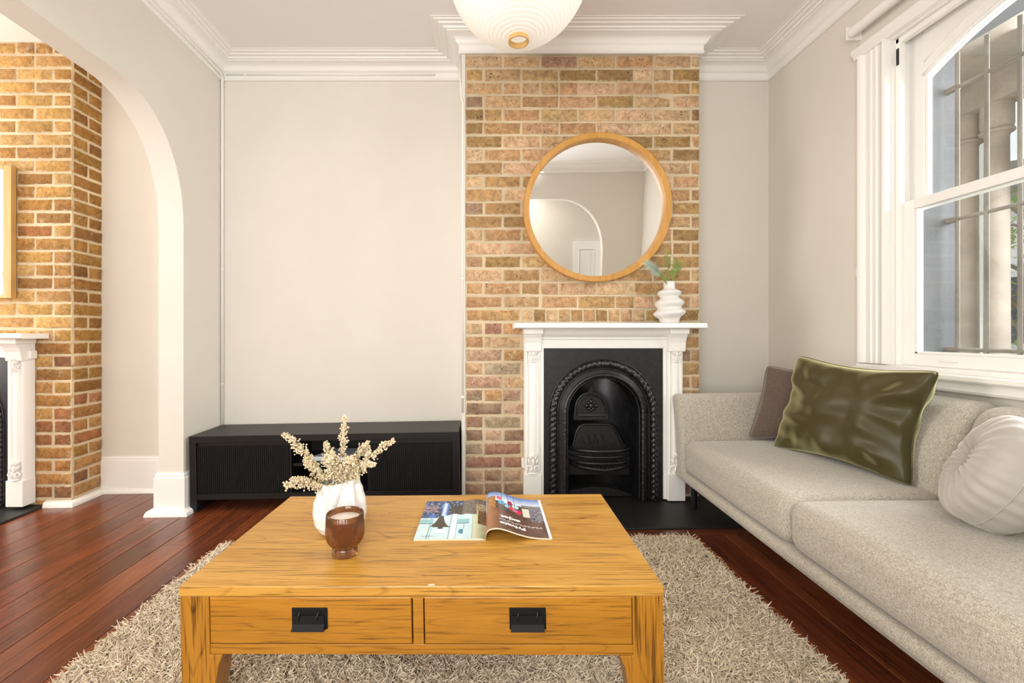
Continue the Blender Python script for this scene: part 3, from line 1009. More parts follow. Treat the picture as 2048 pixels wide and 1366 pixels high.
    for k in range(3):
        x0 = -0.085 + 0.047 * k
        pp = [(x0 + 0.017 * math.cos(t), 0.05, 0.36 + (0.032 if math.sin(t) > 0 else 0.032) * math.sin(t)) for t in [i * math.pi / 6 for i in range(12)]]
        MB().tube(pp, 0.0035, 5, closed=True).build('raised_panel', M['iron'], fo, smooth=True)
    # bowed grate basket
    for zz in (0.300, 0.262, 0.224):
        pts = [(0.195 * math.sin(t), 0.045 - 0.115 * math.cos(t) + 0.02, zz) for t in [(-90 + 180 * k / 18) * math.pi / 180 for k in range(19)]]
        MB().tube(pts, 0.0075 if zz < 0.29 else 0.011, 6).build('grate_bar', M['iron'], root, smooth=True)
    gb = MB()
    for k in range(15):
        x = -0.175 + 0.025 * k
        yf = 0.055 - 0.115 * math.sqrt(max(0, 1 - (x / 0.195) ** 2))
        gb.tube([(x, 0.06, 0.215), (x, yf, 0.185 + 0.02 * abs(x) / 0.2)], 0.006, 5)
    pts = [(0.19 * math.sin(t), 0.055 - 0.115 * math.cos(t), 0.185 + 0.02 * abs(math.sin(t))) for t in [(-85 + 170 * k / 18) * math.pi / 180 for k in range(19)]]
    gb.tube(pts, 0.008, 6)
    gb.build('bottom_grate', M['iron'], root, smooth=True)
    ash = MB().prism([(-0.20, 0.0), (-0.20, 0.035), (-0.05, 0.06), (0.10, 0.045), (0.20, 0.01), (0.20, 0.0)], 0.02, 0.12, 'y')
    ash.build('ash_bed', M['hearth'], root)
    return root
insert('fireplace_insert', MCX, MY - 0.006, MZ - 0.004, 'black cast-iron arched fireplace insert with small grate')
insert('fireplace_insert', -3.365, LY - 0.01, MZ - 0.066, 'black iron fireplace plate in the next room, behind the left mantelpiece', full=False)

# ------------------------------------------------------------------ round mirror
mc = Vector((0.7365, 2.842, 1.883))
mir = empty('round_mirror', mc, (math.radians(3.7), 0, math.radians(-2.0)), label='round oak-framed mirror hanging on the brick chimney breast', cat='mirror')
fr = MB()
n = 96
prof_ = [(0.418, 0.030), (0.420, -0.028), (0.424, -0.031), (0.452, -0.031), (0.456, -0.028), (0.457, 0.030)]
vs, fs = [], []
for i in range(n):
    a = 2 * math.pi * i / n
    for rr, yy in prof_:
        vs.append((rr * math.cos(a), yy, rr * math.sin(a)))
k = len(prof_)
for i in range(n):
    j = (i + 1) % n
    for q in range(k):
        fs.append((i * k + q, i * k + (q + 1) % k, j * k + (q + 1) % k, j * k + q))
fr.add(vs, fs)
fr.build('frame', M['frame_oak'], mir, smooth=35)
t = NT('mirror_silver'); t.base((0.93, 0.94, 0.93)); t.set(Metallic=1.0, Roughness=0.0)
M['mirror'] = t.m
gm = MB()
gm.lathe([(0.419, 0), (0.419, 0.006)], 96)
gm.v = [(x, z + 0.012, y) for x, y, z in gm.v]
gm.build('mirror_glass', M['mirror'], mir)

# ------------------------------------------------------------------ media unit
TX0, TX1, TYF, TYB = -1.775, -0.113, 2.80, 3.17
TW = TX1 - TX0
tv = empty('media_unit', (TX0, TYF, zf(TX0)), (0, TILT, 0), label='low black media unit with fluted sliding doors under the cream wall', cat='cabinet')
D = TYB - TYF
MB().box(0, TW, 0, D, 0.427, 0.468).build('top', M['ash_black'], tv, bevel=0.002)
for x in (0, TW - 0.042):
    MB().box(x, x + 0.042, 0.001, D, 0, 0.427).build('side_panel', M['ash_black'], tv, bevel=0.0015)
cab = MB()
cab.box(0.042, TW - 0.042, 0.004, D, 0.075, 0.110)
cab.box(0.042, TW - 0.042, D - 0.012, D, 0.11, 0.427)
cab.build('carcass', M['ash_black'], tv, bevel=0.001)
dx = [0.044, 0.605, 1.108, TW - 0.044]
for x in (dx[1], dx[2] - 0.016):
    MB().box(x, x + 0.016, 0.02, D - 0.012, 0.11, 0.427).build('divider', M['black_inside'], tv)
MB().box(dx[1] + 0.016, dx[2] - 0.016, 0.04, D - 0.012, 0.262, 0.280).build('shelf', M['black_inside'], tv, bevel=0.001)
for (a, b) in ((dx[0], dx[1]), (dx[2], dx[3])):
    dmb = MB()
    nsl = int((b - a) / 0.0127)
    st = (b - a) / nsl
    prf = [(a, 0.024)]
    for i in range(nsl):
        x = a + i * st
        prf += [(x, 0.012), (x + st * 0.06, 0.0075), (x + st * 0.3, 0.005), (x + st * 0.55, 0.0075), (x + st * 0.62, 0.012)]
    prf += [(b, 0.012), (b, 0.024)]
    dmb.prism(prf, 0.112, 0.404, 'z')
    d_ = dmb.build('fluted_door', M['black_lacquer'], tv, smooth=50)
    MB().box(a, b, 0.018, 0.03, 0.404, 0.427).build('finger_pull', M['black_inside'], d_)
gl_ = NT('pale_gloss'); gl_.base(lin('#c9ced6')); gl_.set(Roughness=0.15)
pnl = MB().add([(0.10, 0.02, 0), (0.36, 0.02, 0), (0.36, 0.24, 0.0), (0.16, 0.24, 0), (0.10, 0.02, 0.028), (0.36, 0.02, 0.028), (0.36, 0.24, 0.028), (0.16, 0.24, 0.028)],
               [(0, 3, 2, 1), (4, 5, 6, 7), (0, 1, 5, 4), (1, 2, 6, 5), (2, 3, 7, 6), (3, 0, 4, 7)]).build('pale_slab', gl_.m, None, bevel=0.004)
pnl.location = (TX0 + 0.62, TYF + 0.06, zf(TX0 + 0.8) + 0.2805)  # thin pale slab of unidentified use
tag(pnl, 'thin pale glossy slab lying on the middle shelf of the black media unit', 'box')

# ------------------------------------------------------------------ coffee table
TA = math.radians(-1.7)
tbl = empty('coffee_table', (-0.138, 1.482, zf(-0.138)), (0, TILT, TA), label='golden oak coffee table with two black-handled drawers on shag rug', cat='table')
TWd, TDp, TH = 1.238, 0.655, 0.430
hx, hy = TWd / 2, TDp / 2
tt = MB().box(-hx, hx, -hy, hy, TH - 0.026, TH)
tt.build('tabletop', M['oak'], tbl, bevel=0.003)
LW = 0.076
for sx in (-1, 1):
    for sy in (-1, 1):
        xo, yo = sx * (hx - 0.002), sy * (hy - 0.002)
        lg = MB()
        zt = TH - 0.026
        lg.prism([(xo, 0), (xo - sx * 0.06, 0), (xo - sx * 0.098, 0.225), (xo - sx * 0.11, 0.252), (xo - sx * LW, 0.252), (xo - sx * LW, zt), (xo, zt)], yo, yo - sy * 0.07, 'y')
        lg.build('leg', M['oak_leg'], tbl, bevel=0.002)
yF = -hy + 0.004
for sy in (-1, 1):
    ap = MB()
    y0, y1 = sorted((sy * (hy - 0.006), sy * (hy - 0.026)))
    ap.box(-hx + LW, hx - LW, y0, y1, 0.252, 0.278)
    ap.box(-hx + LW, hx - LW, y0, y1, 0.395, TH - 0.026)
    ap.box(-0.0135, 0.0135, y0, y1, 0.278, 0.395)
    if sy > 0:
        ap.box(-hx + LW, hx - LW, y0, y1, 0.278, 0.395)
    ap.build('front_rail' if sy < 0 else 'back_rail', M['oak_front'], tbl, bevel=0.0012)
for sx in (-1, 1):
    x0, x1 = sorted((sx * (hx - 0.006), sx * (hx - 0.028)))
    MB().box(x0, x1, -hy + 0.07, hy - 0.07, 0.252, TH - 0.026).build('side_rail', M['oak_front'], tbl, bevel=0.0015)
MB().box(-hx + 0.03, hx - 0.03, -hy + 0.03, hy - 0.03, 0.262, 0.270).build('underside', M['oak_front'], tbl)
for (a, b) in ((-hx + LW + 0.003, -0.0165), (0.0165, hx - LW - 0.003)):
    dr = MB().box(a, b, -hy + 0.0035, -hy + 0.022, 0.281, 0.4005).build('drawer', M['oak_front'], tbl, bevel=0.003)
    cx_, cz_ = (a + b) / 2 + (0.0), 0.347
    hp = MB().box(cx_ - 0.046, cx_ + 0.046, -hy + 0.0005, -hy + 0.004, cz_ - 0.027, cz_ + 0.027).build('handle_plate', M['handle_black'], dr, bevel=0.0008)
    pu = MB()
    pu.add([(cx_ - 0.040, -hy - 0.003, cz_ + 0.010), (cx_ + 0.038, -hy - 0.003, cz_ + 0.010), (cx_ + 0.040, -hy - 0.004, cz_ - 0.012), (cx_ - 0.042, -hy - 0.004, cz_ - 0.012),
            (cx_ + 0.041, -hy - 0.014, cz_ - 0.025), (cx_ - 0.043, -hy - 0.014, cz_ - 0.025),
            (cx_ - 0.040, -hy - 0.0005, cz_ + 0.010), (cx_ + 0.038, -hy - 0.0005, cz_ + 0.010), (cx_ + 0.041, -hy - 0.0005, cz_ - 0.025), (cx_ - 0.043, -hy - 0.0005, cz_ - 0.025)],
           [(0, 1, 2, 3), (3, 2, 4, 5), (0, 6, 7, 1), (5, 4, 8, 9), (6, 9, 8, 7)])
    pu.build('handle_pull', M['handle_black'], dr)
    for s in (-0.026, 0.022):
        pts = [(cx_ + s + 0.004, -hy - 0.002, cz_ + 0.021), (cx_ + s + 0.002, -hy - 0.007, cz_ + 0.016), (cx_ + s, -hy - 0.009, cz_ + 0.009), (cx_ + s, -hy - 0.006, cz_ - 0.001)]
        MB().tube(pts, 0.0016, 6).build('handle_loop', M['iron'], dr, smooth=True)
chip = MB().lathe([(0.009, 0), (0.008, 0.0006)], 12, fn=lambda a, z: 1 + 0.25 * math.sin(2 * a))
# pale chip on the front top edge
co = chip.build('pale_chip', M['cable'], tbl); co.location = (0.035, -hy + 0.006, TH - 0.0002); co.scale = (1, 0.35, 1)

def on_table(x, y):
    """world z of the tabletop at a world x,y"""
    p = Vector((x, y, 0)) - Vector((tbl.location.x, tbl.location.y, 0))
    lx = p.x * math.cos(-TA) - p.y * math.sin(-TA)
    return tbl.location.z + TH * math.cos(TILT) + lx * SLOPE

# ------------------------------------------------------------------ white folded vase with dried flowers
M['ceramic'] = mat_plain('white_ceramic', '#dcd9d4', 0.3)
vx, vy = -0.455, 1.495
vz = on_table(vx, vy) + 0.0005
vase = empty('flower_vase', (vx, vy, vz), (0, 0, 0), label='white ceramic vase with draped folds on the coffee table', cat='vase')
def vprof(t):
    pts = [(0, 0.050), (0.06, 0.066), (0.2, 0.080), (0.38, 0.085), (0.55, 0.083), (0.75, 0.074), (0.9, 0.064), (1.0, 0.060)]
    for (t0, r0), (t1, r1) in zip(pts[:-1], pts[1:]):
        if t <= t1:
            k = (t - t0) / (t1 - t0); k = k * k * (3 - 2 * k)
            return r0 + (r1 - r0) * k
    return pts[-1][1]
def vase_pt(u, v, inner=0.0):
    a = u * 2 * math.pi
    rr = vprof(v) - inner
    g = 0.0
    env = max(0.0, math.sin(math.pi * min(1, max(0, (v - 0.20) / 0.81)))) ** 0.8
    for (ac, ww, amp, vslope) in [(-2.02, 0.17, 0.30, -0.75), (-1.14, 0.16, 0.28, 0.75), (-0.3, 0.2, 0.2, 0.2), (0.7, 0.22, 0.24, -0.25), (1.7, 0.2, 0.22, 0.2), (2.75, 0.2, 0.2, -0.2)]:
        d = (a - ac - vslope * (v - 0.9) + math.pi) % (2 * math.pi) - math.pi
        g += amp * math.exp(-(d / ww) ** 2)
    rr *= 1 - g * env * 1.25
    return (rr * math.cos(a), rr * math.sin(a), 0.172 * v + (0.010 * math.cos(a - 0.4) * v ** 3))
vm = MB()
vm.grid(lambda u, v: vase_pt(u, v), 96, 40, wrap_u=True)
vm.grid(lambda u, v: vase_pt(u, 1 - v * 0.6, 0.005), 96, 20, wrap_u=True)
vm.add([(0, 0, 0.0)] , [])
vm.lathe([(0.0001, 0.0), (0.050, 0.0)], 96, cap=False)
vm.build('vase_body', M['ceramic'], vase, smooth=True, doubles=True)
def mat_floret():
    t = NT('dried_cream_floret')
    n = t.noise(t.coord('World'), 120, 2)
    t.base(t.mix(t.ramp(n, [(0.35, 0.0), (0.65, 1.0)]), lin('#c4ad7c'), lin('#e6dac2')))
    t.set(Roughness=0.8)
    return t.m
M['floret'] = mat_floret()
M['stem'] = mat_plain('dried_stem', '#8f8a55', 0.7)
ICO_V, ICO_F = [], []
_b = bmesh.new(); bmesh.ops.create_icosphere(_b, subdivisions=1, radius=1.0); _b.verts.ensure_lookup_table()
ICO_V = [v.co.copy() for v in _b.verts]; ICO_F = [tuple(v.index for v in f.verts) for f in _b.faces]; _b.free()
rs = random.Random(8)
def sprig(mid, tip, density, spread, start, label):
    base = Vector((vx + rs.uniform(-0.01, 0.01), vy + rs.uniform(-0.01, 0.01), vz + 0.05))
    root = empty('dried_flower_stem', base, label=label, cat='dried flower', group='cream dried flowers in the white vase')
    mid, tip = Vector(mid) - base, Vector(tip) - base
    path = [(Vector((0, 0, 0)) * (1 - t) ** 2 + mid * 2 * t * (1 - t) + tip * t * t) for t in [k / 14 for k in range(15)]]
    MB().tube(path, [0.0022 - 0.0014 * k / 14 for k in range(15)], 5).build('stem', M['stem'], root, smooth=True)
    mb = MB()
    for k in range(density):
        t = start + (1 - start) * (k + rs.random()) / density
        p = Vector((0, 0, 0)) * (1 - t) ** 2 + mid * 2 * t * (1 - t) + tip * t * t
        d = (tip - mid).normalized()
        side = Vector((rs.gauss(0, 1), rs.gauss(0, 1), rs.gauss(0, 1)))
        side = (side - d * side.dot(d)).normalized()
        f = (t - start) / (1 - start)
        L = 1.3 * spread * (0.35 + 0.65 * math.sin(math.pi * min(1, 0.25 + f * 0.78))) * rs.uniform(0.55, 1.1)
        e = p + side * L + d * L * 0.7
        mb.tube([p, (p + e) / 2 + d * 0.001, e], 0.0009, 3, cap=False)
        for q in range(4):
            s = 0.35 + 0.65 * q / 3
            c = p.lerp(e, s) + Vector((rs.gauss(0, 0.0022), rs.gauss(0, 0.0022), rs.gauss(0, 0.0022)))
            rad = rs.uniform(0.0022, 0.0038)
            mb.add([c + v * rad for v in ICO_V], ICO_F)
    o = mb.build('florets', M['floret'], root, recalc=False, smooth=True)
    o['kind'] = 'stuff'
VY = 1.495
sprig(P(655, 925, VY - 0.02), P(568, 868, VY - 0.05), 62, 0.017, 0.60, 'cream dried flower stem leaning furthest out to the upper left of the vase')
sprig(P(683, 905, VY), P(691, 833, VY + 0.01), 62, 0.012, 0.52, 'tallest cream dried flower spike standing upright in the white vase')
sprig(P(700, 915, VY - 0.02), P(787, 881, VY - 0.04), 74, 0.016, 0.45, 'cream dried flower spray reaching furthest to the right of the vase')
sprig(P(668, 918, VY + 0.03), P(652, 888, VY + 0.04), 60, 0.018, 0.35, 'short cream dried flower tuft just left of the upright spike')
sprig(P(700, 910, VY + 0.03), P(735, 890, VY + 0.05), 90, 0.024, 0.40, 'bushy cream dried flower between the upright spike and right spray')
sprig(P(640, 925, VY - 0.04), P(573, 972, VY - 0.09), 120, 0.022, 0.38, 'cream dried flower drooping lowest over the left rim of the vase')
sprig(P(690, 930, VY - 0.03), P(748, 928, VY - 0.06), 80, 0.016, 0.35, 'cream dried flower low over the right rim of the vase')
sprig(P(672, 915, VY - 0.03), P(662, 915, VY - 0.075), 150, 0.026, 0.40, 'dense cream dried flower cluster at the front centre of the vase')
sprig(P(685, 915, VY - 0.03), P(702, 920, VY - 0.07), 130, 0.024, 0.40, 'dense cream dried flower cluster at the front right of the bunch')
sprig(P(650, 930, VY - 0.01), P(612, 925, VY + 0.0), 90, 0.020, 0.45, 'cream dried flower spreading left behind the bare slanting stem')

# ------------------------------------------------------------------ ribbed candle glass
kx, ky = -0.391, 1.333
kz = on_table(kx, ky) + 0.0005
cnd = empty('candle', (kx, ky, kz), label='white candle in a ribbed amber-brown footed glass on the table', cat='candle')
t = NT('amber_glass')
t.base(lin('#a8754c')); t.set(Roughness=0.06, IOR=1.45)
t.p.inputs['Transmission Weight'].default_value = 0.86
M['amber'] = t.m
prof_ = [(0.035, 0.0), (0.0365, 0.002), (0.036, 0.020), (0.034, 0.024), (0.040, 0.031), (0.048, 0.042), (0.0525, 0.056), (0.0535, 0.072), (0.0535, 0.119), (0.0525, 0.121), (0.0500, 0.121), (0.0490, 0.119),
         (0.0490, 0.072), (0.047, 0.056), (0.043, 0.045), (0.036, 0.036), (0.0001, 0.034)]
def ribs(a, z):
    return 1 + (0.045 * abs(math.cos(a * 24)) if 0.026 < z < 0.119 else 0)
g = MB()
nA = 192
for kk, (rr, zz) in enumerate(prof_):
    for i in range(nA):
        a = 2 * math.pi * i / nA
        q = rr * (ribs(a, zz) if kk < 10 else 1.0)
        g.v.append((q * math.cos(a), q * math.sin(a), zz))
for kk in range(len(prof_) - 1):
    for i in range(nA):
        j = (i + 1) % nA
        g.f.append((kk * nA + i, kk * nA + j, (kk + 1) * nA + j, (kk + 1) * nA + i))
g.f.append(tuple(range(nA - 1, -1, -1)))
g.build('glass_cup', M['amber'], cnd, smooth=40)
wx = NT('candle_wax'); wx.base(lin('#efe6d8')); wx.set(Roughness=0.5); wx.p.inputs['Subsurface Weight'].default_value = 0.2
wx.p.inputs['Subsurface Radius'].default_value = (0.01, 0.008, 0.006)
MB().lathe([(0.036, 0.040), (0.044, 0.050), (0.047, 0.060), (0.0480, 0.074), (0.0480, 0.1035), (0.046, 0.1045), (0.010, 0.1035)], 48).build('wax', wx.m, cnd, smooth=40)
MB().tube([(0, 0, 0.103), (0.001, 0, 0.109), (0.003, 0.001, 0.113)], 0.0011, 6).build('wick', M['cable'], cnd, smooth=True)
# ------------------------------------------------------------------ open magazine
def mat_print():
    t = NT('printed_gloss_paper')
    a = t.node('ShaderNodeAttribute'); a.attribute_name = 'Col'
    t.base(a.outputs['Color']); t.set(Roughness=0.22)
    return t.m
M['print'] = mat_print()
M['paper'] = mat_plain('paper_edge', '#d9cdb8', 0.7)
M['ink_white'] = mat_plain('white_ink', '#f4f1ec', 0.4)
M['ink_dark'] = mat_plain('dark_ink', '#4a5560', 0.4)
ms = Vector((0.028, 1.407, 0)); me_ = Vector((0.034, 1.727, 0))        # spine, near and far end
mzb = on_table(0.03, 1.55)
mag = empty('magazine', (0.03, 1.565, mzb), (0, TILT, TA * 0.6), label='open glossy magazine lying on the coffee table', cat='magazine')
MLn = 0.320
def right_h(s):      # s across page, 0 spine .. 1 edge
    pts = [(0, 0.003), (0.03, 0.018), (0.07, 0.031), (0.13, 0.0385), (0.20, 0.0385), (0.32, 0.032), (0.48, 0.020), (0.65, 0.010), (0.82, 0.0055), (1.0, 0.0045)]
    for (a, ha), (b, hb) in zip(pts[:-1], pts[1:]):
        if s <= b:
            k = (s - a) / (b - a)
            return ha + (hb - ha) * k
    return pts[-1][1]
def right_pt(s, t, dz=0.0):
    x = -0.004 + 0.204 * s + (-0.010 * math.sin(math.pi * min(1, s / 0.16)) if s < 0.16 else 0)
    hs = sum(right_h(min(1, max(0, s + d))) for d in (-0.03, -0.015, 0, 0.015, 0.03)) / 5 if s > 0.04 else right_h(s)
    return Vector((x, (t - 0.5) * MLn, hs + dz))
def left_pt(s, t, dz=0.0):   # s 0 spine .. 1 edge
    h = 0.0055 + 0.0035 * math.exp(-((s - 0.16) / 0.13) ** 2) * (0.4 + 1.2 * t) - (0.004 * math.exp(-(s / 0.05) ** 2))
    return Vector((-0.004 - 0.224 * s, (t - 0.5) * MLn, h + dz))
def blend(a, b, k):
    return tuple(x + (y - x) * k for x, y in zip(a, b))
H = lambda c: lin(c)
def left_print(s, t):
    """x: 0 outer edge .. 1 spine, y: 0 near .. 1 far"""
    x, y = 1 - s, t
    nz = mnoise.noise(Vector((x * 9, y * 9, 1.0)))
    n2 = mnoise.noise(Vector((x * 26, y * 26, 4.0)))
    # pale blue panelled wall at the near end
    c = blend(H('#bfdfe4'), H('#dceef0'), 0.5 + 0.5 * nz)
    for xv in (0.17, 0.20, 0.47, 0.56, 0.80):
        if abs(x - xv) < 0.008: c = H('#8fb3ba')
    if 0.475 < x < 0.555: c = H('#e6f3f6')
    if 0.35 < y < 0.47 and (x < 0.2 or 0.56 < x < 0.75): c = blend(H('#8fc3c8'), H('#5d8d92'), max(0, (0.38 - y) * 20)) if y > 0.37 else H('#567f86')
    if x > 0.80: c = blend(H('#d9dfc2'), H('#7f8a4e'), min(1, (x - 0.8) * 5 * (0.6 + 0.5 * nz)))
    if x > 0.88 and y > 0.32: c = blend(H('#8a5f22'), H('#3c2a12'), 0.5 + n2)
    # blue pendant shape with string
    if ((x - 0.655) / 0.055) ** 2 + ((y - 0.17) / 0.055) ** 2 < 1: c = H('#2f86a8') if x < 0.67 else H('#cfe6ea')
    if abs(x - 0.675) < 0.004 and 0.22 < y < 0.36: c = H('#6c8a90')
    # white bowl, dark pedestal
    if ((x - 0.33) / 0.075) ** 2 + ((y - 0.185) / 0.05) ** 2 < 1: c = H('#f1f6f7')
    if abs(x - 0.33) < 0.035 and 0.225 < y < 0.28: c = H('#2e2a25')
    if abs(x - 0.34) < 0.13 and 0.27 < y < 0.295: c = H('#35302a')
    wq = 0.12 * math.exp(-(y - 0.29) * 7.0) + 0.018
    if 0.29 <= y < 0.62 and abs(x - 0.30 - 0.01) < wq: c = H('#3a3126')
    # dark blue velvet mass at the far end
    edge = 0.50 + 0.10 * math.sin((x - 0.1) * 3.2) + 0.03 * nz
    if x < 0.26: edge = 0.50
    if y > edge and not (x > 0.86 and y < 0.8):
        k = 0.5 + 0.5 * math.sin(x * 22 + y * 9 + nz * 3)
        c = blend(H('#141a2c'), H('#2a4a86'), k * 0.75)
        if n2 > 0.25: c = H('#7fa9d6')
        if 0.30 < x < 0.40 and 0.55 < y < 0.93: c = blend(H('#3f74c4'), H('#cfe0f6'), max(0, math.sin((x - 0.3) * 40)))
        if 0.43 < x < 0.70 and 0.62 < y < 0.86: c = blend(H('#191410'), H('#4a3a2c'), 0.4 + 0.4 * nz)
        if x > 0.62: c = blend(H('#4a443e'), H('#7a7268'), 0.5 + 0.8 * n2)
        if x < 0.24 and y < 0.60: c = blend(H('#1d2340'), H('#3c6fc0'), 0.5 + nz)
        if x < 0.22 and 0.66 < y < 0.86: c = blend(H('#a88aa0'), H('#3a3440'), 0.5 + n2)
    if x > 0.84 and y > 0.66 and y < 0.86: c = blend(H('#b9ad8c'), H('#7d6e4a'), 0.5 + n2)
    return c
def right_print(s, t):
    x, y = s, t
    nz = mnoise.noise(Vector((x * 7, y * 7, 7.0)))
    n2 = mnoise.noise(Vector((x * 28, y * 28, 2.0)))
    c = blend(H('#4d362e'), H('#77523f'), 0.5 + 0.7 * nz)                 # timber foreground
    if x < 0.22: c = blend(c, H('#b77b4e'), min(1, (0.22 - x) * 6))
    if y > 0.50: c = blend(H('#3b2d28'), H('#6a5648'), 0.5 + 0.7 * n2)
    if y > 0.74: c = blend(H('#e9eef2'), H('#4d7cc4'), min(1, (y - 0.74) * 4.2))
    if y > 0.74 and x > 0.62 and y < 0.80: c = H('#7b7470')
    if 0.05 < x < 0.17 and 0.5 < y < 0.86: c = blend(H('#8a5a32'), H('#b98450'), 0.5 + n2)
    if 0.02 < x < 0.07 and y > 0.45: c = H('#b9b3ad')
    if 0.62 < x < 0.74 and 0.46 < y < 0.70: c = H('#ded6c6')
    if x > 0.74 and 0.36 < y < 0.74: c = blend(H('#4b4548'), H('#8a8794'), 0.5 + 0.9 * n2)
    for (cx, cy, rx, ry, col) in [(0.24, 0.82, 0.05, 0.055, '#c9506a'), (0.27, 0.70, 0.06, 0.06, '#4aa6d8'), (0.37, 0.76, 0.05, 0.07, '#f2ece6'), (0.42, 0.74, 0.045, 0.065, '#a8264c'),
                                  (0.38, 0.63, 0.055, 0.05, '#8fd0e6'), (0.44, 0.60, 0.05, 0.045, '#e8413a'), (0.51, 0.68, 0.06, 0.05, '#bfe6ee'), (0.55, 0.55, 0.055, 0.055, '#e2365a'), (0.49, 0.57, 0.04, 0.04, '#d880a8')]:
        if ((x - cx) / rx) ** 2 + ((y - cy) / ry) ** 2 < 1: c = H(col)
    for xl in (0.28, 0.39, 0.50):
        if abs(x - xl) < 0.006 and y > 0.55: c = H('#1c2a44')
    if x > 0.955: c = H('#efeeec')
    return c
def page(name, fn, pr, nu=110, nv=120, dz=0.0):
    mb = MB()
    mb.grid(lambda u, v: fn(u, v, dz), nu, nv)
    m = mb.mesh(name, M['print'], smooth=True, recalc=False)
    at = m.color_attributes.new('Col', 'FLOAT_COLOR', 'POINT')
    cols = []
    for j in range(nv + 1):
        for i in range(nu + 1):
            cols += list(pr(i / nu, j / nv)) + [1.0]
    at.data.foreach_set('color', cols)
    return link(name, m, mag)
page('left_page', left_pt, left_print)
page('right_page', right_pt, right_print)
# the block of pages below each printed sheet
blk = MB()
def lblk(u, v):
    return left_pt(u, v, -0.0004)
n_ = 40
for (fn, thick) in ((left_pt, None), (right_pt, 0.0042)):
    top = [[fn(i / n_, j, -0.0005) for i in range(n_ + 1)] for j in (0, 1)]
    bot = []
    for row in top:
        rr_ = []
        for p in row:
            q = p.copy()
            q.z = 0.0004 if thick is None else max(0.0004, p.z - thick)
            rr_.append(q)
        bot.append(rr_)
    vs = top[0] + top[1] + bot[0] + bot[1]
    m = n_ + 1
    fs = []
    for i in range(n_):
        fs += [(i, i + 1, m + i + 1, m + i), (2 * m + i, 3 * m + i, 3 * m + i + 1, 2 * m + i + 1), (i, 2 * m + i, 2 * m + i + 1, i + 1), (m + i, m + i + 1, 3 * m + i + 1, 3 * m + i)]
    fs += [(0, m, 3 * m, 2 * m), (n_, 2 * m + n_, 3 * m + n_, m + n_)]
    blk.add(vs, fs)
blk.build('page_block', M['paper'], mag, smooth=40)
def text_mesh(txt, size, bold=0.0):
    cu = bpy.data.curves.new('txt', 'FONT')
    cu.body = txt; cu.size = size; cu.offset = bold; cu.resolution_u = 3
    ob = bpy.data.objects.new('txt', cu); COL.objects.link(ob)
    dg = bpy.context.evaluated_depsgraph_get()
    m = bpy.data.meshes.new_from_object(ob.evaluated_get(dg))
    bpy.data.objects.remove(ob)
    return m
def print_text(txt, size, s0, t0, mat, name, page_fn, flip=True, bold=0.0, wide=1.0, width=0.2):
    m = text_mesh(txt, size, bold)
    for v in m.vertices:
        x, y = v.co.x * wide, v.co.y
        if flip:       # reads from the far side of the table
            s, t = s0 - x / width, t0 - y / MLn
        else:
            s, t = s0 + x / width, t0 + y / MLn
        v.co = page_fn(min(0.999, max(0.002, s)), t, 0.0005)
    m.materials.clear(); m.materials.append(mat)
    return link(name, m, mag)
print_text('Private', 0.027, 0.62, 0.165, M['ink_white'], 'headline', right_pt, bold=0.0012, wide=1.05)
print_text('exjet', 0.030, 0.56, 0.33, M['ink_white'], 'headline', right_pt, bold=0.0012, wide=1.05)
for k, (a, b) in enumerate(((0.92, 0.205), (0.88, 0.225))):
    m = MB()
    for q in range(26):
        s = a - 0.026 * q
        if (q * 7 + k * 3) % 5 == 0: continue
        pts = [right_pt(s, b, 0.0005), right_pt(s - 0.018, b, 0.0005), right_pt(s - 0.018, b + 0.010, 0.0005), right_pt(s, b + 0.010, 0.0005)]
        m.add(pts, [(0, 1, 2, 3)])
    m.build('text_line', M['ink_white'], mag, recalc=False)
print_text('LONDON 1', 0.0075, 0.905, 0.055, M['ink_dark'], 'caption', left_pt, flip=False, wide=1.0, width=-0.224)

# ------------------------------------------------------------------ sofa
M['sofa'] = mat_fabric('sofa_greige_weave', '#908777', '#c7c0b1', 380)
M['leg_black'] = mat_plain('sofa_leg_black', '#161515', 0.4)
SA = math.radians(-1.9)
sofa = empty('sofa', (1.168, 1.73, zf(1.168)), (0, TILT, SA), label='long greige upholstered sofa with slim black legs under the window', cat='sofa')
def sp(mb, name, mat=None, loc=(0, 0, 0), parent=None, **kw):
    o = mb.build(name, mat or M['sofa'], parent or sofa, smooth=True, doubles=True, **kw)
    o.location = loc
    return o
SL = 1.045
def shell_fn(q):
    # base rail: underside draws in slightly
    if q.z < 0: q = Vector((q.x + (0.02 if q.x < 0 else 0), q.y, q.z))
    return q
sp(rbox((0.415, SL, 0.037), 0.022, 12, fn=shell_fn), 'base', loc=(0.415, 0, 0.199))
def arm_fn(sgn):
    def f(q):
        k = (q.z + 0.24) / 0.48
        q = q.copy()
        q.y += sgn * 0.028 * k * k                 # leans outward
        q.x -= 0.0 if q.x > 0 else 0.012 * k * k
        if q.z > 0: q.z += 0.008 * (1 - (q.x / 0.42) ** 2) * 0
        return q
    return f
for sgn in (1, -1):
    sp(rbox((0.412, 0.052, 0.247), 0.030, 10, fn=arm_fn(sgn)), 'arm', loc=(0.412, sgn * 0.985, 0.437))
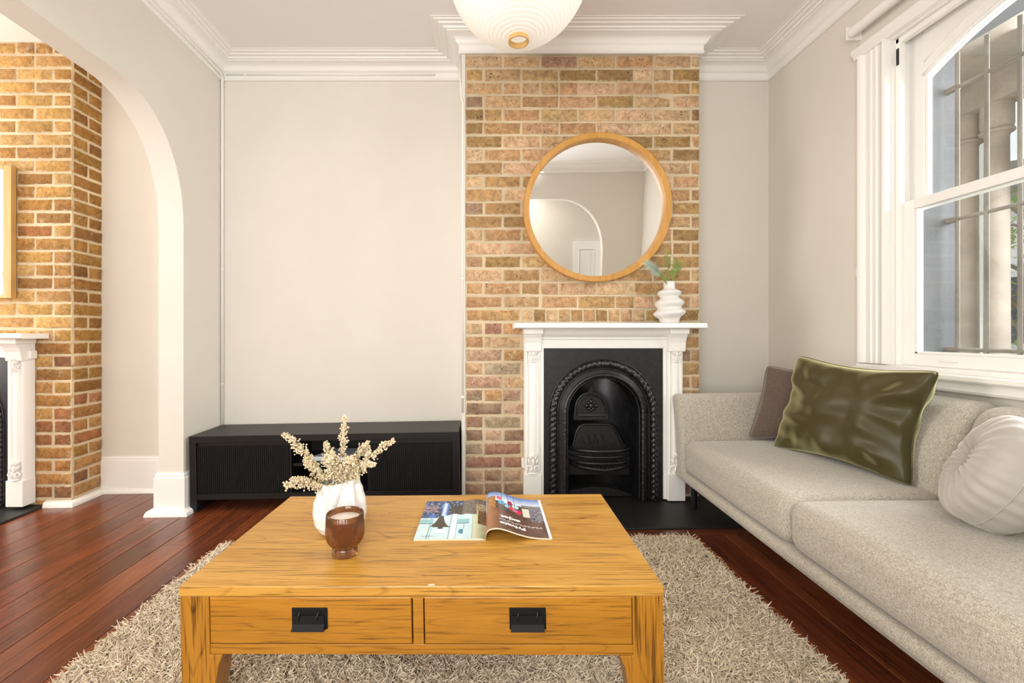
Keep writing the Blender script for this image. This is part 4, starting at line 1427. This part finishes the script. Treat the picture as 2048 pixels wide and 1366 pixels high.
# back shell
def back_fn(q):
    k = (q.z + 0.26) / 0.52
    q = q.copy(); q.x += 0.05 * k
    return q
sp(rbox((0.045, SL - 0.02, 0.265), 0.03, 12, fn=back_fn), 'back_frame', loc=(0.765, 0, 0.47))
for (a, b) in ((0.003, 0.940), (-0.940, -0.003)):
    hw = (b - a) / 2
    sp(rbox((0.315, hw, 0.096), 0.055, 16, crown=0.022), 'seat_cushion', loc=(0.318, (a + b) / 2, 0.330))
    def bc(q):
        k = (q.z + 0.19) / 0.38
        q = q.copy(); q.x += 0.10 * k * k + 0.02 * k
        q.x -= 0.018 * max(0, 1 - (q.y / hw) ** 2) * max(0, 1 - (q.z / 0.19) ** 2) * (1 if q.x < 0 else 0)
        return q
    sp(rbox((0.075, hw - 0.002, 0.195), 0.055, 14, fn=bc), 'back_cushion', loc=(0.655, (a + b) / 2 - 0.03 * (1 if a > 0 else -1) * 0, 0.575))
for (x, y) in ((0.07, 0.95), (0.07, -0.93), (0.74, 0.95), (0.74, -0.93)):
    MB().lathe([(0.011, 0.0), (0.0125, 0.004), (0.020, 0.165)], 14, c=(x, y, 0.0)).build('leg', M['leg_black'], sofa, smooth=40)
def pillow(name, c, thick, mat, label, seed=1, wr=0.012, ear=0.06, n=56, seam=True):
    """c: bottom-left, bottom-right, top-right, top-left corners (world, seen from the room)"""
    c = [Vector(p) for p in c]
    org = (c[0] + c[1]) / 2
    c = [p - org for p in c]
    nrm = ((c[1] - c[0]).cross(c[3] - c[0])).normalized()
    root = empty(name, org, label=label, cat='cushion')
    ex_, ez_ = (c[1] - c[0]).normalized(), (c[3] - c[0]).normalized()
    W, Hh = (c[1] - c[0]).length, (c[3] - c[0]).length
    def pt(u, v, side):
        a, b = 2 * u - 1, 2 * v - 1
        # edges bow inwards between the corner ears
        uu = 0.5 + (u - 0.5) * (1 - ear * (1 - b * b))
        vv = 0.5 + (v - 0.5) * (1 - ear * (1 - a * a))
        p = (c[0] * (1 - uu) + c[1] * uu) * (1 - vv) + (c[3] * (1 - uu) + c[2] * uu) * vv
        ctr = (c[0] + c[1] + c[2] + c[3]) / 4
        p = p.lerp(ctr, 0.07 * (abs(a * b)) ** 7)
        e = max(0, (1 - a * a)) * max(0, (1 - b * b))
        h = thick * e ** 0.36
        q = Vector((a * 2.2, b * 2.2, seed * 3.7 + side))
        # folds radiating from the sides
        fold = mnoise.noise(Vector((abs(a) * 1.6 * (1 if a > 0 else -1), b * 3.6 + 0.9 * a, seed))) * max(0, abs(a) - 0.25) ** 1.2 * 2.0
        fold += mnoise.noise(Vector((a * 4.2, abs(b) * 1.5 * (1 if b > 0 else -1), seed + 9))) * max(0, abs(b) - 0.4) * 1.4
        fold += 0.5 * mnoise.noise(q)
        h += wr * fold * (e ** 0.5)
        return p + nrm * side * h
    mb = MB()
    mb.grid(lambda u, v: pt(u, v, 1), n, n)
    mb.grid(lambda u, v: pt(u, v, -1), n, n)
    mb.build('cover', mat, root, smooth=True, doubles=True)
    if seam:
        pts = [pt(k / 24, 0, 0) for k in range(24)] + [pt(1, k / 24, 0) for k in range(24)] + [pt(1 - k / 24, 1, 0) for k in range(24)] + [pt(0, 1 - k / 24, 0) for k in range(24)]
        MB().tube(pts, 0.0028, 6, closed=True).build('seam', mat, root, smooth=True)
    return root
def mat_velvet(name, col, col2, rough=0.35, sheen=1.0):
    t = NT(name)
    v = t.coord('Object')
    n = t.noise(v, 5, 3)
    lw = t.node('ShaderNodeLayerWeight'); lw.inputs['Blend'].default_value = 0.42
    t.base(t.mix(t.ramp(lw.outputs['Facing'], [(0.32, 0.0), (0.92, 1.0)]), lin(col), lin(col2)))  # velvet sheen put into the colour: lighter towards grazing angles
    t.set(Roughness=rough)
    t.p.inputs['Sheen Weight'].default_value = sheen
    t.p.inputs['Sheen Roughness'].default_value = 0.25
    t.p.inputs['Specular IOR Level'].default_value = 0.35
    t.p.inputs['Sheen Tint'].default_value = lin(col2) + (1,)
    t.bump(t.noise(t.coord('Object', (30, 30, 400)), 3, 3), 0.08, 0.002)
    return t.m
M['olive_velvet'] = mat_velvet('olive_velvet', '#463e22', '#b9b585', 0.42)
M['brown_fabric'] = mat_fabric('brown_weave', '#473a31', '#6a5848', 500, 0.85, 0.5)
M['grey_velvet'] = mat_velvet('grey_velvet', '#aca69e', '#d6d2cb', 0.6, 0.6)
pillow('throw_cushion', [P(1540, 897, 2.46), P(1832, 982, 1.79), P(1892, 738, 1.76), P(1594, 706, 2.36)], 0.095, M['olive_velvet'],
       'large olive green velvet cushion leaning on the sofa back', seed=3, wr=0.060, ear=0.16)
pillow('throw_cushion', [P(1494, 878, 2.63), Vector((1.93, 2.46, 0.49)), Vector((1.95, 2.47, 0.90)), P(1532, 728, 2.61)], 0.07, M['brown_fabric'],
       'smaller brown-grey woven cushion tucked behind the olive cushion', seed=7, wr=0.014, ear=0.10)

# round pleated velvet cushion standing against the sofa back
rc = empty('round_cushion', P(2004, 948, 1.385), label='round pale grey velvet cushion with pinched centre on the near seat', cat='cushion')
axis = Vector((-0.71, 0.56, 0.43)).normalized()
rc.rotation_euler = axis.to_track_quat('Z', 'Y').to_euler()
RR, TT = 0.178, 0.100
def round_pt(u, v):
    th = u * 2 * math.pi
    ph = v * math.pi                      # 0 top centre .. pi bottom centre
    # profile: dimple at centre, fat rim
    s, c_ = math.sin(ph), math.cos(ph)
    rad = RR * (abs(s) ** 0.72)
    z = TT * (1 if c_ > 0 else -1) * abs(c_) ** 0.55
    dim = math.exp(-(rad / 0.040) ** 2)
    z *= 1 - 0.72 * dim
    rim = min(1, rad / RR)
    pl = (0.55 * math.sin(26 * th + 2.0 * math.sin(3 * th)) + 0.8 * mnoise.noise(Vector((math.cos(th) * 6, math.sin(th) * 6, c_ * 0.7 + 3))))
    amp = 0.0055 * math.exp(-((rad - 0.06) / 0.055) ** 2) + 0.0025 * rim
    z += pl * amp * (1 if c_ > 0 else -1)
    rad += pl * 0.0022 * rim
    return (rad * math.cos(th), rad * math.sin(th), z)
mb = MB().grid(round_pt, 200, 48, wrap_u=True)
mb.build('cover', M['grey_velvet'], rc, smooth=True, recalc=True)
MB().tube([((RR + 0.001) * math.cos(k / 60 * 6.2832), (RR + 0.001) * math.sin(k / 60 * 6.2832), 0.0) for k in range(60)], 0.0016, 6, closed=True).build('seam', M['grey_velvet'], rc, smooth=True)
MB().lathe([(0.0001, 0.024), (0.008, 0.022), (0.011, 0.018), (0.010, 0.014)], 16, cap=False).build('button', M['grey_velvet'], rc, smooth=True)
pillow('throw_cushion', [Vector((1.62, 1.19, 0.475)), Vector((1.70, 0.83, 0.475)), Vector((1.80, 0.83, 0.80)), Vector((1.73, 1.19, 0.80))], 0.06, mat_fabric('dark_grey_weave', '#4c4d48', '#66675f', 500),
       'dark grey cushion peeking in at the right edge beside the round cushion', seed=12, wr=0.012)

# ------------------------------------------------------------------ shag rug
RX0, RX1, RY0, RY1 = -1.30, 1.075, 0.72, 2.30
rug = empty('rug', ((RX0 + RX1) / 2, RY0, zf((RX0 + RX1) / 2)), label='thick greige shag rug under the coffee table', cat='rug')
rb = MB()
rb.add([(x, y, zf(x) + d) for d in (0.001, 0.008) for x in (RX0, RX1) for y in (RY0, RY1)],
       [(0, 1, 3, 2), (4, 6, 7, 5), (0, 4, 5, 1), (2, 3, 7, 6), (0, 2, 6, 4), (1, 5, 7, 3)])
M['rug_back'] = mat_plain('rug_backing', '#8f816c', 0.95)
o = rb.build('backing', M['rug_back'], rug); o.matrix_parent_inverse = Matrix.Translation(-rug.location)
def mat_pile():
    t = NT('shag_pile')
    a = t.node('ShaderNodeAttribute'); a.attribute_name = 'Col'
    t.base(a.outputs['Color']); t.set(Roughness=0.9)
    t.p.inputs['Sheen Weight'].default_value = 0.25
    return t.m
M['pile'] = mat_pile()
rg = np.random.default_rng(3)
NS = 112000
x = rg.uniform(RX0 - 0.004, RX1 + 0.004, NS); y = rg.uniform(RY0, RY1 + 0.004, NS)
y = np.where(rg.random(NS) < 0.15, rg.uniform(1.0, 1.6, NS), y)
z = SLOPE * (x + 1.8) + 0.006
L = rg.uniform(0.028, 0.048, NS)
# clumped lean directions
cl = 0.6 * np.sin(x * 31 + 2.1 * np.sin(y * 17)) + 0.6 * np.cos(y * 27 + 1.7 * np.sin(x * 23))
ang = rg.normal(0, 1.2, NS) + cl * 2.2
lean = rg.uniform(0.35, 1.05, NS)
d1 = np.stack([np.cos(ang) * np.sin(lean * 0.5), np.sin(ang) * np.sin(lean * 0.5), np.cos(lean * 0.5)], 1)
ang2 = ang + rg.normal(0, 0.9, NS)
l2 = lean + rg.uniform(0.2, 0.9, NS)
d2 = np.stack([np.cos(ang2) * np.sin(l2), np.sin(ang2) * np.sin(l2), np.cos(l2)], 1)
p0 = np.stack([x, y, z], 1)
p1 = p0 + d1 * (L * 0.55)[:, None]
p2 = p1 + d2 * (L * 0.5)[:, None]
rad = rg.uniform(0.0011, 0.0018, NS)
vv = np.zeros((NS, 9, 3))
def ring(p, d, r_):
    a = np.cross(d, np.array([0.0, 1.0, 0.1])); a /= np.linalg.norm(a, axis=1)[:, None] + 1e-9
    b = np.cross(d, a); b /= np.linalg.norm(b, axis=1)[:, None] + 1e-9
    return [p + (a * math.cos(t) + b * math.sin(t)) * r_[:, None] for t in (0, 2.094, 4.189)]
for k, q in enumerate(ring(p0, d1, rad)): vv[:, k] = q
for k, q in enumerate(ring(p1, d1 + d2, rad * 1.25)): vv[:, 3 + k] = q
for k, q in enumerate(ring(p2, d2, rad * 0.8)): vv[:, 6 + k] = q
idx = np.arange(NS)[:, None] * 9
quads = np.array([[0, 1, 4, 3], [1, 2, 5, 4], [2, 0, 3, 5], [3, 4, 7, 6], [4, 5, 8, 7], [5, 3, 6, 8]])
loops = np.concatenate([idx + quads.reshape(-1)[None], idx + np.array([[6, 7, 8]])], 1).reshape(-1)
starts = np.array([0, 4, 8, 12, 16, 20, 24])[None] + np.arange(NS)[:, None] * 27
pm = bpy.data.meshes.new('pile')
pm.vertices.add(NS * 9); pm.vertices.foreach_set('co', (vv - np.array(rug.location)[None, None]).reshape(-1).astype(np.float32))
pm.loops.add(NS * 27); pm.loops.foreach_set('vertex_index', loops.astype(np.int32))
pm.polygons.add(NS * 7); pm.polygons.foreach_set('loop_start', starts.reshape(-1).astype(np.int32))
pm.update(calc_edges=True)
pm.validate()
ca = pm.color_attributes.new('Col', 'FLOAT_COLOR', 'POINT')
c0, c1 = np.array(lin('#b7a07e')), np.array(lin('#fcedd3'))
tv_ = np.clip(rg.normal(0.5, 0.3, NS), 0, 1)[:, None]
base_c = c0 * (1 - tv_) + c1 * tv_
cc = np.ones((NS, 9, 4)); cc[:, :, :3] = base_c[:, None, :]
ca.data.foreach_set('color', cc.reshape(-1).astype(np.float32))
pm.materials.append(M['pile'])
pm.shade_smooth()
pile = link('pile', pm, rug); pile['kind'] = 'stuff'

# ------------------------------------------------------------------ paper lantern
lx, ly, lr = 0.154, 1.75, 0.274
lz = 2.507
lan = empty('paper_lantern', (lx, ly, lz), label='white paper globe lantern hanging from the ceiling', cat='lamp')
t = NT('rice_paper')
t.base(lin('#f4f1ec')); t.set(Roughness=0.9)
tl = t.node('ShaderNodeBsdfTranslucent'); tl.inputs['Color'].default_value = lin('#fbf5ea') + (1,)
df = t.node('ShaderNodeBsdfDiffuse'); df.inputs['Color'].default_value = lin('#f6f4f0') + (1,)
mx = t.node('ShaderNodeMixShader'); mx.inputs[0].default_value = 0.35
n_b = t.noise(t.coord('Object', (3, 3, 3)), 30, 4)
bp = t.node('ShaderNodeBump'); bp.inputs['Strength'].default_value = 0.25; bp.inputs['Distance'].default_value = 0.003
t.l(n_b, bp.inputs['Height']); t.l(bp.outputs['Normal'], df.inputs['Normal'])
t.l(df.outputs[0], mx.inputs[1]); t.l(tl.outputs[0], mx.inputs[2]); t.l(mx.outputs[0], t.out.inputs['Surface'])
M['paper_lantern'] = t.m
RINGS = 46
def lan_pt(u, v):
    th = u * 2 * math.pi
    ph0, ph1 = 0.14, math.pi - 0.14
    ph = ph0 + (ph1 - ph0) * v
    f = (v * RINGS) % 1.0
    rr_ = lr * (1 - 0.006 * math.sin(math.pi * f))
    return (rr_ * math.sin(ph) * math.cos(th), rr_ * math.sin(ph) * math.sin(th), -rr_ * math.cos(ph))
MB().grid(lan_pt, 72, RINGS * 4, wrap_u=True).build('paper_shade', M['paper_lantern'], lan, smooth=True, recalc=False)
zb = -lr * math.cos(0.14)
rgm = MB().lathe([(0.034, zb - 0.002), (0.0345, zb - 0.014), (0.039, zb - 0.014), (0.040, zb - 0.002), (0.040, zb + 0.006), (0.034, zb + 0.006)], 40, cap=False)
rgm.f += [(i, (i + 1) % 40, 5 * 40 + (i + 1) % 40, 5 * 40 + i) for i in range(40)]
rgm.build('wooden_ring', M['pale_oak'], lan, smooth=40)
rgt = MB().lathe([(0.034, -zb), (0.040, -zb), (0.040, -zb + 0.012), (0.034, -zb + 0.012)], 40, cap=False).build('top_ring', M['pale_oak'], lan, smooth=40)
MB().tube([(0, 0, -zb - 0.06), (0, 0, ZC - lz - 0.02)], 0.003, 8).build('cord', M['cable'], lan, smooth=True)
MB().lathe([(0.045, ZC - lz - 0.025), (0.05, ZC - lz - 0.02), (0.05, ZC - lz - 0.0005)], 24).build('ceiling_rose', M['trim'], lan, smooth=40)
bd = bpy.data.lights.new('lantern_bulb', 'POINT'); bd.energy = 0.4; bd.shadow_soft_size = 0.04; bd.color = (1, 0.98, 0.95)
bo = bpy.data.objects.new('lantern_bulb', bd); COL.objects.link(bo); bo.parent = lan

# ------------------------------------------------------------------ roller blind over the window
bl = empty('roller_blind', (1.985, 2.42, 2.70), label='rolled-up white roller blind above the sash window', cat='blind')
def bpart(mb, name, mat, **kw):
    o = mb.build(name, mat, bl, **kw); o.matrix_parent_inverse = Matrix.Translation(-bl.location); return o
bpart(MB().tube([(1.985, 2.415, 2.70), (1.985, 0.95, 2.70)], 0.026, 24), 'roll', M['trim'], smooth=40)
for yy in (2.425, 0.94):
    bpart(MB().box(1.96, 2.042, yy - 0.004, yy + 0.004, 2.665, 2.735), 'bracket', M['trim'], bevel=0.003)
    bpart(MB().tube([(1.985, yy - 0.012, 2.70), (1.985, yy + 0.012, 2.70)], 0.018, 16), 'end_cap', M['cable'], smooth=40)
bpart(MB().tube([(2.028, 2.432, 2.68), (2.028, 2.432, 1.47)], 0.0018, 6), 'pull_cord', M['cable'], smooth=True)
bpart(MB().box(2.022, 2.041, 2.42, 2.444, 1.40, 1.455), 'cord_cleat', M['cable'], bevel=0.003)

# ------------------------------------------------------------------ surface conduits
def conduit(name, pts, rad, clips, label):
    root = empty(name, pts[0], label=label, cat='cable')
    o = MB().tube(pts, rad, 8).build('sheath', M['cable'], root, smooth=True); o.matrix_parent_inverse = Matrix.Translation(-Vector(pts[0]))
    for c in clips:
        c = Vector(c)
        q = MB().box(c.x - 0.010, c.x + 0.010, c.y - 0.008, c.y + 0.008, c.z - 0.006, c.z + 0.006).build('clip', M['cable'], root, bevel=0.002)
        q.matrix_parent_inverse = Matrix.Translation(-Vector(pts[0]))
cx_, cy_ = XL + 0.012, YB - 0.012
conduit('wall_cable', [(cx_, cy_, 0.30), (cx_, cy_, 2.80), (cx_ + 0.001, cy_ - 0.003, 2.865), (cx_ + 0.012, cy_ - 0.014, 2.885), (cx_ + 0.014, cy_ - 0.05, 2.905), (cx_ + 0.010, cy_ - 0.25, 2.912), (cx_ + 0.010, 1.2, 2.912)], 0.0105,
        [(cx_, cy_, 2.3), (cx_, cy_, 1.55), (cx_, cy_, 0.75), (cx_ + 0.01, 2.3, 2.912)], 'white cable running down the left corner beside the arch')
conduit('wall_cable', [(cx_ + 0.03, YB - 0.020, 2.912), (-1.0, YB - 0.022, 2.910), (-0.3, YB - 0.022, 2.911)], 0.006,
        [(-1.63, YB - 0.022, 2.911), (-1.40, YB - 0.022, 2.911), (-1.16, YB - 0.022, 2.911), (-0.88, YB - 0.022, 2.911)], 'thin clipped white cable along the cornice above the cream wall')
conduit('wall_cable', [(PX0 - 0.005, BY + 0.03, 2.88), (PX0 - 0.010, BY + 0.02, 2.76), (PX0 - 0.003, BY - 0.004, 2.62), (PX0 + 0.010, BY - 0.004, 2.55), (PX0 + 0.008, BY - 0.003, 2.3), (PX0 + 0.008, BY - 0.003, 0.6)], 0.007,
        [(PX0 + 0.008, BY - 0.003, 1.45), (PX0 + 0.008, BY - 0.003, 0.70)], 'painted cable down the left edge of the brick chimney breast')

# ------------------------------------------------------------------ framed picture in the next room
px1 = -2.995; pw = 0.66; pz0, pz1 = 1.33, 2.18
pic = empty('framed_picture', (px1 - pw / 2, 2.93, pz0), label='oak-framed pale print cut off by the left edge of the photo', cat='picture')
def ppart(mb, name, mat, **kw):
    o = mb.build(name, mat, pic, **kw); o.matrix_parent_inverse = Matrix.Translation(-pic.location); return o
fr = MB()
for (a, b, c, d) in ((px1 - 0.052, px1, pz0, pz1), (px1 - pw, px1 - pw + 0.052, pz0, pz1)):
    fr.box(a, b, 2.915, 2.950, c, d)
fr.box(px1 - pw + 0.052, px1 - 0.052, 2.915, 2.950, pz1 - 0.02, pz1); fr.box(px1 - pw + 0.052, px1 - 0.052, 2.915, 2.950, pz0, pz0 + 0.02)
ppart(fr, 'frame', M['pale_oak'], bevel=0.002)
t = NT('pale_sketch_print')
tcn = t.node('ShaderNodeTexCoord'); sx = t.node('ShaderNodeSeparateXYZ'); t.l(tcn.outputs['Generated'], sx.inputs[0])
nn = t.noise(t.coord('World'), 9, 6, 0.7)
msk = t.mix(1.0, t.ramp(sx.outputs['Z'], [(0.05, 0.0), (0.12, 1.0), (0.26, 0.9), (0.40, 0.0)]), t.ramp(nn, [(0.46, 0.0), (0.60, 1.0)]), 'MULTIPLY')
t.base(t.mix(msk, lin('#f3f1ee'), t.mix(t.noise(t.coord('World'), 25, 3), lin('#8b6a58'), lin('#c9b6a6')))); t.set(Roughness=0.4)
ppart(MB().box(px1 - pw + 0.05, px1 - 0.05, 2.922, 2.93, pz0 + 0.018, pz1 - 0.018), 'print', t.m)

# ------------------------------------------------------------------ white wavy vase and greenery on the mantel
SZ = MZ + 1.0945
gv = empty('bubble_vase', (1.172, 2.795, SZ), label='white stacked-bubble vase at the right end of the mantel shelf', cat='vase')
pts = [(0.0001, 0), (0.052, 0), (0.056, 0.006), (0.058, 0.020), (0.066, 0.034), (0.082, 0.044), (0.093, 0.056), (0.092, 0.068), (0.078, 0.080), (0.069, 0.088), (0.070, 0.096), (0.080, 0.106), (0.085, 0.118), (0.082, 0.130),
       (0.068, 0.143), (0.055, 0.152), (0.054, 0.158), (0.062, 0.168), (0.069, 0.180), (0.068, 0.190), (0.056, 0.201), (0.040, 0.207), (0.0335, 0.213), (0.033, 0.235), (0.034, 0.254), (0.031, 0.256), (0.029, 0.250), (0.029, 0.20), (0.0001, 0.19)]
gm = MB()
nA = 64
for rr_, zz in pts:
    for i in range(nA):
        a = 2 * math.pi * i / nA
        gm.v.append((rr_ * math.cos(a), rr_ * math.sin(a), zz + (0.006 * math.sin(a + 1.2 + zz * 12) if 0.03 < zz < 0.2 else 0)))
gm.f = [(k * nA + i, k * nA + (i + 1) % nA, (k + 1) * nA + (i + 1) % nA, (k + 1) * nA + i) for k in range(len(pts) - 1) for i in range(nA)]
gm.build('vase_body', M['ceramic'], gv, smooth=True)
M['green'] = mat_leaf('fresh_fern_green', '#5f7d33', '#86a34a')
M['grey_green'] = mat_leaf('blue_grey_needle', '#8fa39b', '#dfe6cf')
top = Vector((1.172, 2.795, SZ + 0.25))
def sprig2(tip, label, kind):
    root = empty('green_sprig', top, label=label, cat='plant', group='greenery in the mantel vase')
    tip = Vector(tip) - top
    b0 = Vector((rs.uniform(-0.01, 0.01), rs.uniform(-0.008, 0.008), -0.06))
    mid = (b0 + tip) / 2 + Vector((-tip.x * 0.15, 0, 0.02))
    path = [b0 * (1 - t) ** 2 + mid * 2 * t * (1 - t) + tip * t * t for t in [k / 12 for k in range(13)]]
    MB().tube(path, [0.0034 - 0.0018 * k / 12 for k in range(13)], 5).build('stem', M['green'], root, smooth=True)
    mb = MB()
    if kind == 'needle':
        for k in range(420):
            t = 0.50 + 0.40 * rs.random()
            p = b0 * (1 - t) ** 2 + mid * 2 * t * (1 - t) + tip * t * t
            d = (tip - mid).normalized()
            sd = Vector((rs.gauss(0, 1), rs.gauss(0, 1), rs.gauss(0, 1)))
            dirv = (d * 1.0 + sd.normalized() * 0.85).normalized()
            L = rs.uniform(0.035, 0.065) * (1.2 - 0.5 * t)
            w_ = dirv.cross(Vector((0.3, 1, 0.2))).normalized() * 0.0016
            mb.add([p - w_, p + w_, p + dirv * L], [(0, 1, 2)])
        mb.build('needles', M['grey_green'], root, recalc=False)['kind'] = 'stuff'
    else:
        for k in range(9):
            t = 0.5 + 0.5 * k / 8
            p = b0 * (1 - t) ** 2 + mid * 2 * t * (1 - t) + tip * t * t
            sgn = 1 if k % 2 else -1
            d = Vector((sgn * 0.8, rs.uniform(-0.5, 0.5), 0.6)).normalized()
            L = kind * rs.uniform(0.7, 1.1)
            wv = d.cross(Vector((0, 1, 0))).normalized() * L * 0.22
            m_ = p + d * L * 0.5
            mb.add([p, m_ + wv, p + d * L + Vector((0, 0, -0.15 * L)), m_ - wv], [(0, 1, 2, 3)])
        mb.build('leaves', M['green'], root, recalc=False)
sprig2(P(1288, 522, 2.70), 'blue-grey needled sprig leaning left over the mirror edge', 'needle')
sprig2(P(1334, 506, 2.80), 'tallest thin green stem in the mantel vase', 0.030)
sprig2(P(1352, 520, 2.79), 'green leafy stem in the middle of the mantel vase', 0.030)
sprig2(P(1362, 528, 2.80), 'green stem furthest right in the mantel vase', 0.034)
sprig2(P(1318, 545, 2.74), 'short green stem below the needled sprig', 0.026)

# ------------------------------------------------------------------ panelled door in the hall (seen in the mirror)
dr = empty('door_1', (1.67, -2.195, 0.06), kind='structure')
MB().box(-0.40, 0.40, 0.0, 0.04, 0, 1.98).build('door_leaf', M['door'], dr, bevel=0.002)
for (x0, x1) in ((-0.31, -0.04), (0.04, 0.31)):
    for (z0, z1) in ((0.18, 0.85), (1.05, 1.86)):
        pm_ = MB()
        pm_.box(x0, x1, 0.04, 0.052, z0, z0 + 0.02); pm_.box(x0, x1, 0.04, 0.052, z1 - 0.02, z1)
        pm_.box(x0, x0 + 0.02, 0.04, 0.052, z0 + 0.02, z1 - 0.02); pm_.box(x1 - 0.02, x1, 0.04, 0.052, z0 + 0.02, z1 - 0.02)
        pm_.box(x0 + 0.06, x1 - 0.06, 0.04, 0.048, z0 + 0.06, z1 - 0.06)
        pm_.build('door_panel', M['door'], dr, bevel=0.003)
